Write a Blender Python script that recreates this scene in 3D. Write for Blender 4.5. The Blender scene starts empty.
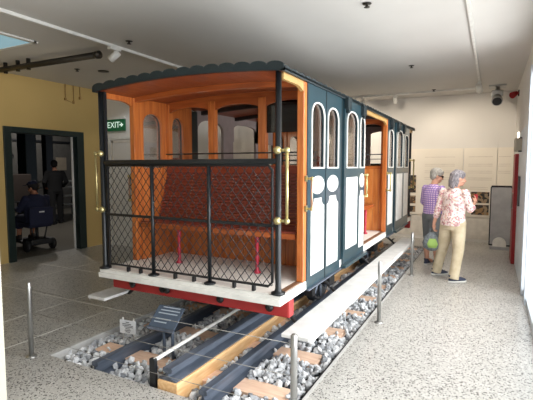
import bpy, bmesh, math, random
from mathutils import Vector, Matrix, Euler
R = math.radians
random.seed(7)
scn = bpy.context.scene
col = scn.collection

# ------------------------------------------------------------------ materials
def lin(c):
    return tuple(((v/255)/12.92 if v/255 <= .04045 else ((v/255+.055)/1.055)**2.4) for v in c) + (1,)

def nmat(name):
    m = bpy.data.materials.new(name); m.use_nodes = True
    nt = m.node_tree; b = nt.nodes['Principled BSDF']
    return m, nt, b

def mat(name, c, rough=.5, metal=0., c2=None, scale=8., stretch=(1, 1, 1), bump=0., spec=.5, detail=4, coat=0.):
    """plain or noise-varied surface"""
    m, nt, b = nmat(name)
    b.inputs['Roughness'].default_value = rough
    b.inputs['Metallic'].default_value = metal
    b.inputs['Specular IOR Level'].default_value = spec
    b.inputs['Coat Weight'].default_value = coat
    b.inputs['Base Color'].default_value = lin(c)
    if c2 is None:
        c2 = tuple(max(0, v*.93) for v in c)
    tc = nt.nodes.new('ShaderNodeTexCoord'); mp = nt.nodes.new('ShaderNodeMapping')
    mp.inputs['Scale'].default_value = stretch
    nz = nt.nodes.new('ShaderNodeTexNoise'); nz.inputs['Scale'].default_value = scale; nz.inputs['Detail'].default_value = detail
    rp = nt.nodes.new('ShaderNodeValToRGB')
    rp.color_ramp.elements[0].position = .35; rp.color_ramp.elements[1].position = .65
    rp.color_ramp.elements[0].color = lin(c2); rp.color_ramp.elements[1].color = lin(c)
    nt.links.new(tc.outputs['Object'], mp.inputs['Vector']); nt.links.new(mp.outputs['Vector'], nz.inputs['Vector'])
    nt.links.new(nz.outputs['Fac'], rp.inputs['Fac']); nt.links.new(rp.outputs['Color'], b.inputs['Base Color'])
    if bump:
        bp = nt.nodes.new('ShaderNodeBump'); bp.inputs['Strength'].default_value = bump; bp.inputs['Distance'].default_value = .01
        nt.links.new(nz.outputs['Fac'], bp.inputs['Height']); nt.links.new(bp.outputs['Normal'], b.inputs['Normal'])
    return m

def terrazzo(name, base, dark, light):
    m, nt, b = nmat(name)
    b.inputs['Roughness'].default_value = .28
    b.inputs['Specular IOR Level'].default_value = .5
    tc = nt.nodes.new('ShaderNodeTexCoord')
    v = nt.nodes.new('ShaderNodeTexVoronoi'); v.inputs['Scale'].default_value = 105.
    sep = nt.nodes.new('ShaderNodeSeparateColor')
    rp = nt.nodes.new('ShaderNodeValToRGB'); rp.color_ramp.interpolation = 'CONSTANT'
    e = rp.color_ramp.elements
    e[0].position = 0; e[0].color = lin(dark); e[1].position = .15; e[1].color = lin(base)
    x = e.new(.62); x.color = lin(light); x = e.new(.8); x.color = lin(base)
    x = e.new(.09); x.color = lin(tuple(.75*q+.25*w for q, w in zip(dark, base)))
    nz = nt.nodes.new('ShaderNodeTexNoise'); nz.inputs['Scale'].default_value = .9; nz.inputs['Detail'].default_value = 5
    mx = nt.nodes.new('ShaderNodeMix'); mx.data_type = 'RGBA'; mx.blend_type = 'MULTIPLY'; mx.inputs['Factor'].default_value = .5
    r2 = nt.nodes.new('ShaderNodeValToRGB'); r2.color_ramp.elements[0].position = .3; r2.color_ramp.elements[1].position = .7
    r2.color_ramp.elements[0].color = (.84, .84, .84, 1); r2.color_ramp.elements[1].color = (1, 1, 1, 1)
    L = nt.links.new
    L(tc.outputs['Object'], v.inputs['Vector']); L(tc.outputs['Object'], nz.inputs['Vector'])
    L(v.outputs['Color'], sep.inputs['Color']); L(sep.outputs['Red'], rp.inputs['Fac'])
    L(nz.outputs['Fac'], r2.inputs['Fac']); L(rp.outputs['Color'], mx.inputs['A']); L(r2.outputs['Color'], mx.inputs['B'])
    L(mx.outputs['Result'], b.inputs['Base Color'])
    return m

def glass(name, tint=(1, 1, 1, 1), gl=.12):
    m = bpy.data.materials.new(name); m.use_nodes = True
    nt = m.node_tree; nt.nodes.clear()
    o = nt.nodes.new('ShaderNodeOutputMaterial'); mx = nt.nodes.new('ShaderNodeMixShader')
    t = nt.nodes.new('ShaderNodeBsdfTransparent'); g = nt.nodes.new('ShaderNodeBsdfGlossy')
    t.inputs['Color'].default_value = tint; g.inputs['Roughness'].default_value = .03
    fr = nt.nodes.new('ShaderNodeLayerWeight'); fr.inputs['Blend'].default_value = .25
    ma = nt.nodes.new('ShaderNodeMath'); ma.operation = 'ADD'; ma.use_clamp = True; ma.inputs[1].default_value = gl
    ml = nt.nodes.new('ShaderNodeMath'); ml.operation = 'MULTIPLY'; ml.inputs[1].default_value = .45
    nt.links.new(fr.outputs['Fresnel'], ml.inputs[0]); nt.links.new(ml.outputs[0], ma.inputs[0])
    nt.links.new(ma.outputs[0], mx.inputs['Fac']); nt.links.new(t.outputs[0], mx.inputs[1]); nt.links.new(g.outputs[0], mx.inputs[2])
    nt.links.new(mx.outputs[0], o.inputs['Surface'])
    return m

def emit(name, c, s):
    m, nt, b = nmat(name)
    b.inputs['Base Color'].default_value = lin(c)
    b.inputs['Emission Color'].default_value = lin(c); b.inputs['Emission Strength'].default_value = s
    return m

def rockmat():
    m, nt, b = nmat('crushed_stone')
    b.inputs['Roughness'].default_value = .9
    a = nt.nodes.new('ShaderNodeAttribute'); a.attribute_name = 'tone'
    rp = nt.nodes.new('ShaderNodeValToRGB')
    rp.color_ramp.elements[0].color = lin((124, 127, 131)); rp.color_ramp.elements[1].color = lin((240, 240, 240))
    x = rp.color_ramp.elements.new(.5); x.color = lin((198, 199, 201))
    nt.links.new(a.outputs['Fac'], rp.inputs['Fac'])
    tc = nt.nodes.new('ShaderNodeTexCoord'); nz = nt.nodes.new('ShaderNodeTexNoise'); nz.inputs['Scale'].default_value = 40
    mx = nt.nodes.new('ShaderNodeMix'); mx.data_type = 'RGBA'; mx.blend_type = 'OVERLAY'; mx.inputs['Factor'].default_value = .4
    nt.links.new(tc.outputs['Object'], nz.inputs['Vector'])
    nt.links.new(rp.outputs['Color'], mx.inputs['A']); nt.links.new(nz.outputs['Fac'], mx.inputs['B'])
    nt.links.new(mx.outputs['Result'], b.inputs['Base Color'])
    return m

def patterned(name, base, spots, scale, thr=.5, rough=.9):
    """cloth with scattered coloured motifs"""
    m, nt, b = nmat(name)
    b.inputs['Roughness'].default_value = rough
    tc = nt.nodes.new('ShaderNodeTexCoord'); v = nt.nodes.new('ShaderNodeTexVoronoi'); v.inputs['Scale'].default_value = scale
    sep = nt.nodes.new('ShaderNodeSeparateColor'); rp = nt.nodes.new('ShaderNodeValToRGB'); rp.color_ramp.interpolation = 'CONSTANT'
    e = rp.color_ramp.elements; e[0].color = lin(spots[0]); e[1].color = lin(base); e[1].position = thr
    for i, s in enumerate(spots[1:]):
        x = e.new(thr*(i+1)/len(spots)); x.color = lin(s)
    nt.links.new(tc.outputs['Object'], v.inputs['Vector']); nt.links.new(v.outputs['Color'], sep.inputs['Color'])
    nt.links.new(sep.outputs['Green'], rp.inputs['Fac']); nt.links.new(rp.outputs['Color'], b.inputs['Base Color'])
    return m

def plaid(name, a_, b_, scale):
    m, nt, b = nmat(name); b.inputs['Roughness'].default_value = .9
    tc = nt.nodes.new('ShaderNodeTexCoord')
    w1 = nt.nodes.new('ShaderNodeTexWave'); w1.bands_direction = 'Z'; w1.inputs['Scale'].default_value = scale
    w2 = nt.nodes.new('ShaderNodeTexWave'); w2.bands_direction = 'X'; w2.inputs['Scale'].default_value = scale
    ad = nt.nodes.new('ShaderNodeMath'); ad.operation = 'MULTIPLY'
    rp = nt.nodes.new('ShaderNodeValToRGB'); rp.color_ramp.elements[0].color = lin(a_); rp.color_ramp.elements[1].color = lin(b_)
    for w in (w1, w2): nt.links.new(tc.outputs['Object'], w.inputs['Vector'])
    nt.links.new(w1.outputs['Fac'], ad.inputs[0]); nt.links.new(w2.outputs['Fac'], ad.inputs[1])
    nt.links.new(ad.outputs[0], rp.inputs['Fac']); nt.links.new(rp.outputs['Color'], b.inputs['Base Color'])
    return m

M = dict(
    floor=terrazzo('polished_concrete', (182, 179, 173), (70, 67, 64), (200, 197, 191)),
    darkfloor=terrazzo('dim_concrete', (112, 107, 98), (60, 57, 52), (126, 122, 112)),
    ceil=mat('ceiling_paint', (212, 208, 202), .9, c2=(209, 205, 199), scale=1.5),
    white=mat('white_wall', (226, 222, 216), .85, c2=(223, 219, 213), scale=1.5),
    panelw=mat('display_board_white', (236, 228, 214), .8, c2=(233, 225, 211), scale=1.5),
    yellow=mat('ochre_wall', (202, 172, 110), .85, c2=(199, 169, 107), scale=1.5),
    darkgreen=mat('dark_green_frame', (22, 38, 36), .4),
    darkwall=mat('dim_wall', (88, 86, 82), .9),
    skirt=mat('grey_plinth', (222, 215, 204), .8),
    curb=mat('pit_curb', (190, 188, 184), .7),
    pit=mat('pit_base', (70, 72, 76), .95),
    rock=rockmat(),
    rail=mat('rail_steel', (104, 112, 126), .42, .3, c2=(74, 82, 94), scale=14, stretch=(1, .15, 1)),
    sleeper=mat('sleeper_timber', (240, 206, 180), .8, c2=(226, 186, 158), scale=5, stretch=(1, 9, 9), bump=.2),
    timber=mat('long_timber', (244, 202, 150), .8, c2=(228, 178, 122), scale=5, stretch=(9, 1, 9), bump=.2),
    orange=mat('varnished_timber', (196, 114, 54), .32, c2=(168, 88, 38), scale=4, stretch=(9, 9, .8), coat=.3),
    orangeh=mat('varnished_timber_lengthwise', (170, 88, 40), .32, c2=(142, 68, 28), scale=4, stretch=(.8, 9, 9), coat=.3),
    ceilw=mat('varnished_ceiling', (138, 64, 30), .4, c2=(116, 50, 24), scale=4, stretch=(9, .8, 9), coat=.2),
    tan=mat('pale_timber', (182, 146, 92), .5, c2=(164, 128, 74), scale=4, stretch=(9, .8, 9)),
    slat=mat('red_slat', (132, 58, 40), .38, c2=(118, 48, 34), scale=3, stretch=(.8, 9, 9), coat=.2),
    screw=mat('screw_head', (200, 170, 140), .35, .6),
    teal=mat('tram_blue_paint', (35, 60, 69), .3, c2=(32, 55, 63), coat=.4),
    valance=mat('valance_paint', (17, 32, 36), .5),
    tramwhite=mat('tram_white_paint', (228, 226, 220), .4), footw=mat('footboard_paint', (218, 217, 214), .55),
    deckw=mat('deck_boards', (234, 227, 219), .6, c2=(222, 215, 206), scale=4, stretch=(1, 8, 8)),
    brown=mat('brown_strip', (120, 84, 60), .6),
    black=mat('black_iron', (26, 27, 30), .42),
    blackgloss=mat('black_enamel', (17, 21, 25), .38),
    brass=mat('polished_brass', (196, 182, 130), .28, .85),
    copper=mat('copper_rod', (198, 160, 136), .35, .7),
    redbeam=mat('red_beam_paint', (164, 42, 42), .45),
    redleg=mat('crimson_leg', (176, 36, 60), .45),
    steel=mat('brushed_steel', (186, 186, 184), .3, .9),
    wire=mat('wire_rope', (150, 146, 138), .5, .3),
    greyin=mat('grey_lining', (150, 138, 134), .7),
    glass=glass('tram_glass', (.95, .91, .89, 1), .28),
    smoke=glass('smoked_glass', (.16, .12, .11, 1), .03),
    clear=glass('window_glass', (.96, .98, 1, 1), .03),
    green=emit('exit_green', (14, 84, 52), .25),
    exitw=emit('exit_letters', (214, 240, 224), .7),
    signw=mat('sign_white', (222, 224, 226), .6),
    ink=mat('ink_grey', (96, 96, 98), .8),
    inkl=mat('ink_pale', (220, 210, 197), .8),
    plaque=mat('plaque_blue', (72, 84, 100), .5),
    plaqtxt=mat('plaque_lettering', (170, 180, 190), .6),
    plastic=mat('white_plastic', (232, 230, 224), .4),
    pipe=mat('dark_pipe', (62, 58, 52), .35, .6),
    red=mat('red_paint', (164, 28, 34), .45),
    photo=patterned('photograph_print', (150, 130, 104), [(46, 42, 40), (84, 66, 52), (150, 118, 80), (58, 50, 46)], 18, .8, .5),
    kiosk=mat('grey_board', (168, 168, 170), .6),
    sky=emit('skylight_glow', (150, 190, 205), .55),
    lampglow=emit('lamp_glow', (255, 244, 226), 5.),
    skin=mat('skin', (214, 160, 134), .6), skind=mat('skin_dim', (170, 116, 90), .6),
    hairg=mat('grey_hair', (188, 182, 172), .8, c2=(140, 134, 126), scale=40, stretch=(3, 3, .6), bump=.4),
    hairs=mat('silver_hair', (164, 158, 160), .8, c2=(84, 78, 82), scale=36, stretch=(3, 3, .6), bump=.4),
    hairb=mat('black_hair', (24, 20, 20), .8),
    plaid=plaid('purple_check', (146, 118, 184), (248, 216, 230), 9),
    floral=patterned('floral_blouse', (236, 220, 214), [(204, 142, 148), (218, 172, 172), (178, 144, 140), (222, 190, 172)], 46, .48),
    khaki=mat('khaki_cloth', (206, 192, 164), .9, c2=(188, 172, 142), scale=9),
    greyshort=mat('grey_shorts', (122, 124, 126), .9),
    navy=mat('navy_cloth', (26, 30, 56), .9), blackcloth=mat('black_cloth', (15, 15, 17), .95),
    shoe=mat('navy_shoe', (52, 58, 78), .7), sole=mat('pale_sole', (222, 220, 214), .7),
    bagg=mat('grey_mesh_bag', (120, 126, 128), .8, c2=(84, 90, 94), scale=40),
    baggreen=mat('green_bag_panel', (152, 184, 96), .8),
    shades=mat('dark_lens', (14, 12, 14), .15),
    rubber=mat('rubber', (22, 22, 24), .7),
    oldwood=mat('dark_timber', (44, 34, 28), .7),
)

# ------------------------------------------------------------------ mesh helpers
class MB:
    def __init__(s): s.v = []; s.f = []; s.sm = []
    def add(s, vs, fs, smooth=False):
        n = len(s.v); s.v += [tuple(p) for p in vs]; s.f += [tuple(i+n for i in f) for f in fs]; s.sm += [smooth]*len(fs); return s
    def hexa(s, p):
        return s.add(p, [(0, 3, 2, 1), (4, 5, 6, 7), (0, 1, 5, 4), (1, 2, 6, 5), (2, 3, 7, 6), (3, 0, 4, 7)])
    def box(s, x0, x1, y0, y1, z0, z1):
        return s.hexa([(x0, y0, z0), (x1, y0, z0), (x1, y1, z0), (x0, y1, z0), (x0, y0, z1), (x1, y0, z1), (x1, y1, z1), (x0, y1, z1)])
    def cbox(s, x0, x1, y0, y1, z0, z1, c=.01):
        """box with chamfered vertical and horizontal edges"""
        bm = bmesh.new(); bmesh.ops.create_cube(bm, size=1)
        for v in bm.verts: v.co = ((x0+x1)/2+v.co.x*(x1-x0), (y0+y1)/2+v.co.y*(y1-y0), (z0+z1)/2+v.co.z*(z1-z0))
        bmesh.ops.bevel(bm, geom=bm.edges[:], offset=c, segments=2, affect='EDGES', profile=.6)
        bm.verts.index_update(); s.add([v.co[:] for v in bm.verts], [[v.index for v in f.verts] for f in bm.faces]); bm.free(); return s
    def tube(s, pts, r, n=10, cap=True, sy=1.):
        pts = [Vector(p) for p in pts]
        rr = r if isinstance(r, (list, tuple)) else [r]*len(pts)
        d0 = (pts[1]-pts[0]).normalized()
        up = Vector((0, 0, 1)) if abs(d0.z) < .9 else Vector((0, 1, 0))
        vs = []; 
        for i, p in enumerate(pts):
            d = (pts[min(i+1, len(pts)-1)]-pts[max(i-1, 0)]).normalized()
            a = d.cross(up)
            if a.length < 1e-5: a = d.cross(Vector((1, 0, 0)))
            a.normalize(); b = a.cross(d).normalized()
            for k in range(n):
                t = 2*math.pi*k/n; vs.append(p+a*math.cos(t)*rr[i]+b*math.sin(t)*rr[i]*sy)
        fs = []
        for i in range(len(pts)-1):
            for k in range(n):
                fs.append((i*n+k, i*n+(k+1) % n, (i+1)*n+(k+1) % n, (i+1)*n+k))
        s.add(vs, fs, True)
        if cap:
            s.f.append(tuple(len(s.v)-len(vs)+k for k in range(n))[::-1]); s.sm.append(False)
            s.f.append(tuple(len(s.v)-n+k for k in range(n))); s.sm.append(False)
        return s
    def lathe(s, prof, c, axis='z', n=20):
        """prof: list of (radius, height along axis)"""
        vs = []
        for r, h in prof:
            for k in range(n):
                t = 2*math.pi*k/n; a, b = r*math.cos(t), r*math.sin(t)
                q = {'z': (a, b, h), 'x': (h, a, b), 'y': (b, h, a)}[axis]
                vs.append((c[0]+q[0], c[1]+q[1], c[2]+q[2]))
        fs = [(i*n+k, i*n+(k+1) % n, (i+1)*n+(k+1) % n, (i+1)*n+k) for i in range(len(prof)-1) for k in range(n)]
        fs.append(tuple(range(n))[::-1]); fs.append(tuple((len(prof)-1)*n+k for k in range(n)))
        return s.add(vs, fs, n > 8)
    def ball(s, c, r, n=14, sc=(1, 1, 1)):
        prof = [(max(1e-4, math.sin(math.pi*i/8)), -math.cos(math.pi*i/8)) for i in range(9)]
        vs = [(c[0]+sc[0]*r*p*math.cos(2*math.pi*k/n), c[1]+sc[1]*r*p*math.sin(2*math.pi*k/n), c[2]+sc[2]*r*h) for p, h in prof for k in range(n)]
        fs = [(i*n+k, i*n+(k+1) % n, (i+1)*n+(k+1) % n, (i+1)*n+k) for i in range(8) for k in range(n)]
        return s.add(vs, fs, True)
    def prism(s, poly, axis, lo, hi):
        """poly in the two other axes (in order x,y,z minus axis), extruded lo..hi"""
        def P(u, v, w): return {'x': (w, u, v), 'y': (u, w, v), 'z': (u, v, w)}[axis]
        n = len(poly)
        vs = [P(u, v, lo) for u, v in poly]+[P(u, v, hi) for u, v in poly]
        fs = [tuple(range(n)), tuple(range(2*n-1, n-1, -1))]+[(i, (i+1) % n, (i+1) % n+n, i+n) for i in range(n)]
        return s.add(vs, fs)
    def loft(s, rings, n=20):
        """rings: (cx,cy,cz,rx,ry) horizontal ellipses"""
        vs = [(c[0]+c[3]*math.cos(2*math.pi*k/n), c[1]+c[4]*math.sin(2*math.pi*k/n), c[2]) for c in rings for k in range(n)]
        fs = [(i*n+k, i*n+(k+1) % n, (i+1)*n+(k+1) % n, (i+1)*n+k) for i in range(len(rings)-1) for k in range(n)]
        fs.append(tuple(range(n))[::-1]); fs.append(tuple((len(rings)-1)*n+k for k in range(n)))
        return s.add(vs, fs, True)
    def build(s, name, m, parent=None, local=False, bevel=0., origin=None, fixn=True):
        me = bpy.data.meshes.new(name)
        L = Vector((0, 0, 0)); p = parent
        if parent is not None and not local:
            while p is not None: L += p.location; p = p.parent
        if parent is None and not local:
            xs = [v[0] for v in s.v]; ys = [v[1] for v in s.v]; zs = [v[2] for v in s.v]
            L = Vector(((min(xs)+max(xs))/2, (min(ys)+max(ys))/2, min(zs)))
        me.from_pydata([tuple(Vector(v)-L) for v in s.v], [], s.f)
        me.polygons.foreach_set('use_smooth', s.sm)
        if fixn:
            bm = bmesh.new(); bm.from_mesh(me); bmesh.ops.recalc_face_normals(bm, faces=bm.faces); bm.to_mesh(me); bm.free()
        me.materials.append(m)
        o = bpy.data.objects.new(name, me); col.objects.link(o)
        if parent is not None: o.parent = parent
        elif not local: o.location = L
        if bevel:
            b = o.modifiers.new('edge', 'BEVEL'); b.width = bevel; b.segments = 2; b.limit_method = 'ANGLE'
        return o

def tag(o, label=None, cat=None, group=None, kind=None):
    if label: o['label'] = label
    if cat: o['category'] = cat
    if group: o['group'] = group
    if kind: o['kind'] = kind
    return o
def empty(name, loc, rz=0.):
    o = bpy.data.objects.new(name, None); o.empty_display_size = .1; col.objects.link(o); o.location = loc; o.rotation_euler.z = rz
    return o
def struct(mb, name, m, **k):
    return tag(mb.build(name, m, **k), kind='structure')
def copy_tree(o, parent=None):
    c = o.copy(); col.objects.link(c)
    if parent is not None: c.parent = parent
    for ch in list(o.children): copy_tree(ch, c)
    return c
def text_mesh(name, body, size, m, parent, mtx, depth=.002):
    cu = bpy.data.curves.new('lettering', 'FONT'); cu.body = body; cu.size = size; cu.extrude = depth; cu.align_x = 'CENTER'; cu.align_y = 'CENTER'
    t = bpy.data.objects.new('lettering', cu); col.objects.link(t)
    dg = bpy.context.evaluated_depsgraph_get(); dg.update()
    me = bpy.data.meshes.new_from_object(t.evaluated_get(dg)); bpy.data.objects.remove(t); bpy.data.curves.remove(cu)
    me.transform(mtx); me.materials.clear(); me.materials.append(m)
    o = bpy.data.objects.new(name, me); col.objects.link(o)
    if parent: 
        o.parent = parent; me.transform(Matrix.Translation(-parent.location))
    return o

# ------------------------------------------------------------------ the room
CH = 3.22; XL, XR, YB = -7.28, .42, 10.42; YR = -3.
PX0, PX1, PY0, PY1 = -3.37, -1.12, 2.36, 9.3
b = MB()
b.box(XL-.12, PX0, YR, YB, -.25, 0).box(PX1, XR+.1, YR, YB, -.25, 0).box(PX0, PX1, YR, PY0, -.25, 0).box(PX0, PX1, PY1, YB, -.25, 0)
struct(b, 'floor', M['floor'])
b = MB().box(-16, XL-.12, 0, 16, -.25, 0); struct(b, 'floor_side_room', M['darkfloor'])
b = MB().box(PX0, PX1, PY0, PY1, -.3, -.1); struct(b, 'floor_track_pit', M['pit'])
b = MB().box(XL-.12, XR+.1, YR, YB+.1, CH, CH+.2); struct(b, 'ceiling', M['ceil'])
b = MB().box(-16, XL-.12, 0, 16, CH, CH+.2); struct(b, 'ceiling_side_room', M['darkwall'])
b = MB().box(XL-.12, XR+.1, YB, YB+.12, 0, CH); struct(b, 'wall_back', M['white'])
# ochre wall with the wide doorway
D0, D1, DH = 4.40, 6.0, 2.33
b = MB().box(XL-.12, XL, YR, D0, 0, CH).box(XL-.12, XL, D1, YB, 0, CH).box(XL-.12, XL, D0, D1, DH, CH)
struct(b, 'wall_left', M['yellow'])
b = MB().box(XL-.14, XL+.03, D0, D0+.13, 0, DH).box(XL-.14, XL+.03, D1-.16, D1, 0, DH).box(XL-.14, XL+.03, D0+.13, D1-.16, DH-.1, DH)
struct(b, 'door_1', M['darkgreen'], bevel=.006)
b = MB().box(XL-.13, XL-.1, D1-.19, D1-.161, 0, DH-.1); struct(b, 'trim_1', M['white'])  # white strip standing for light caught on the frame's inner edge
# alcove wall with white door
AY, AX1 = 6.45, -5.15
b = MB().box(XL, AX1, AY, AY+.12, 0, CH).box(AX1-.12, AX1, AY+.12, YB, 0, CH); struct(b, 'wall_alcove', M['white'])
b = MB().box(-7.2, -7.0, AY-.03, AY, 0, 2.26).box(-7.0, -6.2, AY-.03, AY, 2.2, 2.26).box(-6.2, -6.14, AY-.03, AY, 0, 2.26)
dr = struct(b, 'door_2', M['plastic'])
MB().box(-6.98, -6.22, AY-.022, AY-.002, .01, 2.18).build('door_leaf', M['white'], dr)
MB().box(-6.94, -6.9, AY-.032, AY-.0225, .2, 2.17).box(-6.94, -6.26, AY-.032, AY-.0225, 2.13, 2.17).build('door_moulding', M['skirt'], dr)
MB().tube([(-6.41, AY-.03, 1.44), (-6.41, AY-.08, 1.44), (-6.41, AY-.08, .96), (-6.41, AY-.03, .96)], .018).build('door_handle', M['black'], dr)
# rear wall behind the photographer
b = MB().box(XL, XR, YR-.12, YR, 0, CH); struct(b, 'wall_rear', M['white'])
# white column by the doorway edge at the left of the view
b = MB().cbox(-3.62, -2.968, 1.35, 1.74, 0, CH, .01)
struct(b, 'wall_pier', mat('pier_paint', (208, 204, 186), .85, c2=(205, 201, 183), scale=1.5))
# right wall: solid beyond the glazing
GY = 6.3
b = MB().box(XR, XR+.12, GY+.1, YB, 0, CH).box(XR, XR+.12, YR, GY+.1, 2.9, CH); struct(b, 'wall_right', M['white'])
wf = MB()
for y in (-2.9, -1.3, .3, 1.9, 3.3, 4.78): wf.box(XR-.01, XR+.07, y-.04, y+.04, 0, 2.9)
wf.box(XR-.03, XR+.1, GY, GY+.1, 0, 2.9).box(XR-.02, XR+.08, 5.86, 5.94, 0, 2.9).box(XR, XR+.06, YR, GY, 0, .08).box(XR, XR+.06, YR, GY, 2.82, 2.9)
wn = struct(wf, 'window_1', mat('frame_paint', (196, 204, 212), .4))
MB().box(XR+.03, XR+.036, YR, GY, .08, 2.82).build('pane', M['clear'], wn)
b = MB().box(XR-.025, XR, 6.5, 8.22, .02, 2.2); dw = struct(b, 'door_3', M['kiosk'])
dw.data.materials[0] = mat('pale_blue_door', (206, 214, 222), .4)
MB().box(XR-.05, XR-.026, 7.5, 7.72, 1.05, 1.5).build('handle_plate', M['ink'], dw)
# side room beyond the doorway
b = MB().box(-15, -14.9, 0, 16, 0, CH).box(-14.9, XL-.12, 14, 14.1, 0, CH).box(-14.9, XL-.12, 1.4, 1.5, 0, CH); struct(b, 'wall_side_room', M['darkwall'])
# baseboards and saw cuts in the floor
struct(MB().box(AX1, -4.4, YB-.015, YB, 0, .06), 'baseboard_back', M['skirt'])
n = 2
for (x0, x1, y0, y1) in [(-4.55, -4.538, -1, AY), (-3.862, -3.85, -1, 3.4), (-6.9, -3.5, 3.5, 3.512), (-6.9, -4.54, 4.62, 4.632), (-6.0, -5.988, 2, AY)]:
    struct(MB().box(x0, x1, y0, y1, -.01, .0012), 'trim_%d' % n, M['tramwhite']); n += 1
# pit curb
b = MB().box(PX0-.03, PX0+.012, PY0, PY1, -.1, .004).box(PX1-.012, PX1+.012, PY0, PY1, -.1, .003)
struct(b, 'trim_%d' % n, M['curb']); n += 1
struct(MB().box(PX1-.03, PX1-.013, PY0, PY1, -.1, -.005), 'trim_%d' % n, M['black']); n += 1

# ------------------------------------------------------------------ ballast, rails, sleepers
RZ = .045
sl_y = [2.80, 3.48, 4.16, 4.80, 5.44, 6.08, 6.72, 7.36, 8.0, 8.62, 9.18]
ico = bmesh.new(); bmesh.ops.create_icosphere(ico, subdivisions=1, radius=1); ico.verts.index_update()
IV = [v.co.copy() for v in ico.verts]; IF = [tuple(v.index for v in f.verts) for f in ico.faces]; ico.free()
bv, bf, tone = [], [], []
def rock(x, y, z, r):
    rot = Euler((random.uniform(0, 6.3), random.uniform(0, 6.3), random.uniform(0, 6.3))).to_matrix()
    sc = Vector((random.uniform(.75, 1.3), random.uniform(.65, 1.05), random.uniform(.5, .85)))
    n0 = len(bv); t = min(1, max(0, random.gauss(.52, .24)))
    for v in IV:
        w = Vector((v.x*sc.x, v.y*sc.y, v.z*sc.z))*random.uniform(.68, 1.24)*r
        w = rot @ w; bv.append((x+w.x, y+w.y, z+w.z)); tone.append(t)
    bf.extend(tuple(i+n0 for i in f) for f in IF)
x = PX0+.05
while x < PX1-.05:
    y = PY0+.03
    while y < PY1-.05:
        near = y < 4.2 or x > -1.85
        step = .046 if near else .075
        xx, yy = x+random.uniform(-.02, .02), y+random.uniform(-.02, .02)
        clear = any(abs(yy-s) < .1 for s in sl_y) and -3.25 < xx < -1.26
        tim = -2.18 < xx < -1.96 or abs(xx+2.84) < .06 or abs(xx+1.76) < .06
        if not tim and not clear:
            edge = min(1, (yy-PY0)/.25)
            rock(xx, yy, -.085+.025*edge+random.uniform(-.02, .022), random.uniform(.026, .042)*(1 if near else 1.5))
        elif clear and not tim and random.random() < .07:
            rock(xx, yy, -.035, random.uniform(.018, .03))
        y += step
    x += .046
me = bpy.data.meshes.new('track_ballast')
cx_, cy_, cz_ = (PX0+PX1)/2, (PY0+PY1)/2, -.09
me.from_pydata([(p[0]-cx_, p[1]-cy_, p[2]-cz_) for p in bv], [], bf)
at = me.attributes.new('tone', 'FLOAT', 'POINT'); at.data.foreach_set('value', tone)
me.materials.append(M['rock'])
ob = bpy.data.objects.new('track_ballast', me); col.objects.link(ob); ob.location = (cx_, cy_, cz_)
tag(ob, 'pale grey crushed stone filling the track pit around the rails', 'gravel', kind='stuff')

def rail(x, y0, y1, ztop, label, h=.13, w=1.):
    hw, bw = .034*w, .065*w
    zt, zb = ztop, ztop-h
    prof = [(-bw, zb), (bw, zb), (bw, zb+.012), (.012, zb+.028), (.01, zt-.042), (hw, zt-.032), (hw, zt-.006), (hw-.006, zt), (-hw+.006, zt), (-hw, zt-.006), (-hw, zt-.032), (-.01, zt-.042), (-.012, zb+.028), (-bw, zb+.012)]
    o = MB().prism([(x+u, v) for u, v in prof], 'y', y0, y1).build('steel_rail', M['rail'])
    return tag(o, label, 'rail', 'running rails')
rail(-2.84, 2.385, 9.2, .045, 'blue-grey steel rail nearest the white notice, left side of the track')
rail(-1.76, 2.395, 9.2, .065, 'blue-grey steel rail on the right, crossing the ends of the pale sleepers', w=1.05)
rail(-2.085, 2.40, 9.2, .155, 'middle blue-grey steel rail bolted on top of the long orange timber', h=.1, w=1.25)
tag(MB().cbox(-2.17, -1.985, 2.385, 9.2, -.12, .055, .006).build('long_timber', M['timber']), 'long pale orange timber baulk laid lengthwise under the middle rail', 'timber beam')
names = ['first from the front end of the pit', 'second from the front end of the pit', 'third from the front end of the pit', 'fourth from the front end of the pit', 'fifth from the front end of the pit', 'sixth from the front end of the pit', 'seventh from the front, beneath the tram', 'eighth from the front, beneath the tram', 'third from the far end of the pit', 'second from the far end of the pit', 'last one at the far end of the pit']
for i, y in enumerate(sl_y):
    dx = random.uniform(-.03, .03)
    o = MB().cbox(-3.25+dx, -1.27+dx, y-.1, y+.1, -.18, -.05, .008).build('railway_sleeper', M['sleeper'])
    tag(o, 'pale pinkish timber sleeper across the track, '+names[i], 'sleeper', 'sleepers under the rails')
# black stub post and pale rod between the rails
t = empty('track_lever', (-2.22, 2.4, -.09))
MB().cbox(-2.25, -2.195, 2.385, 2.42, -.09, .20, .008).build('stub_post', M['black'], t)
MB().tube([(-2.215, 2.40, .185), (-2.215, 2.43, .185), (-2.26, 4.1, .2)], .016).build('rod', M['plastic'], t)
tag(t, 'pale round rod running back from a short black stub post between rails', 'rod')

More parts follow.
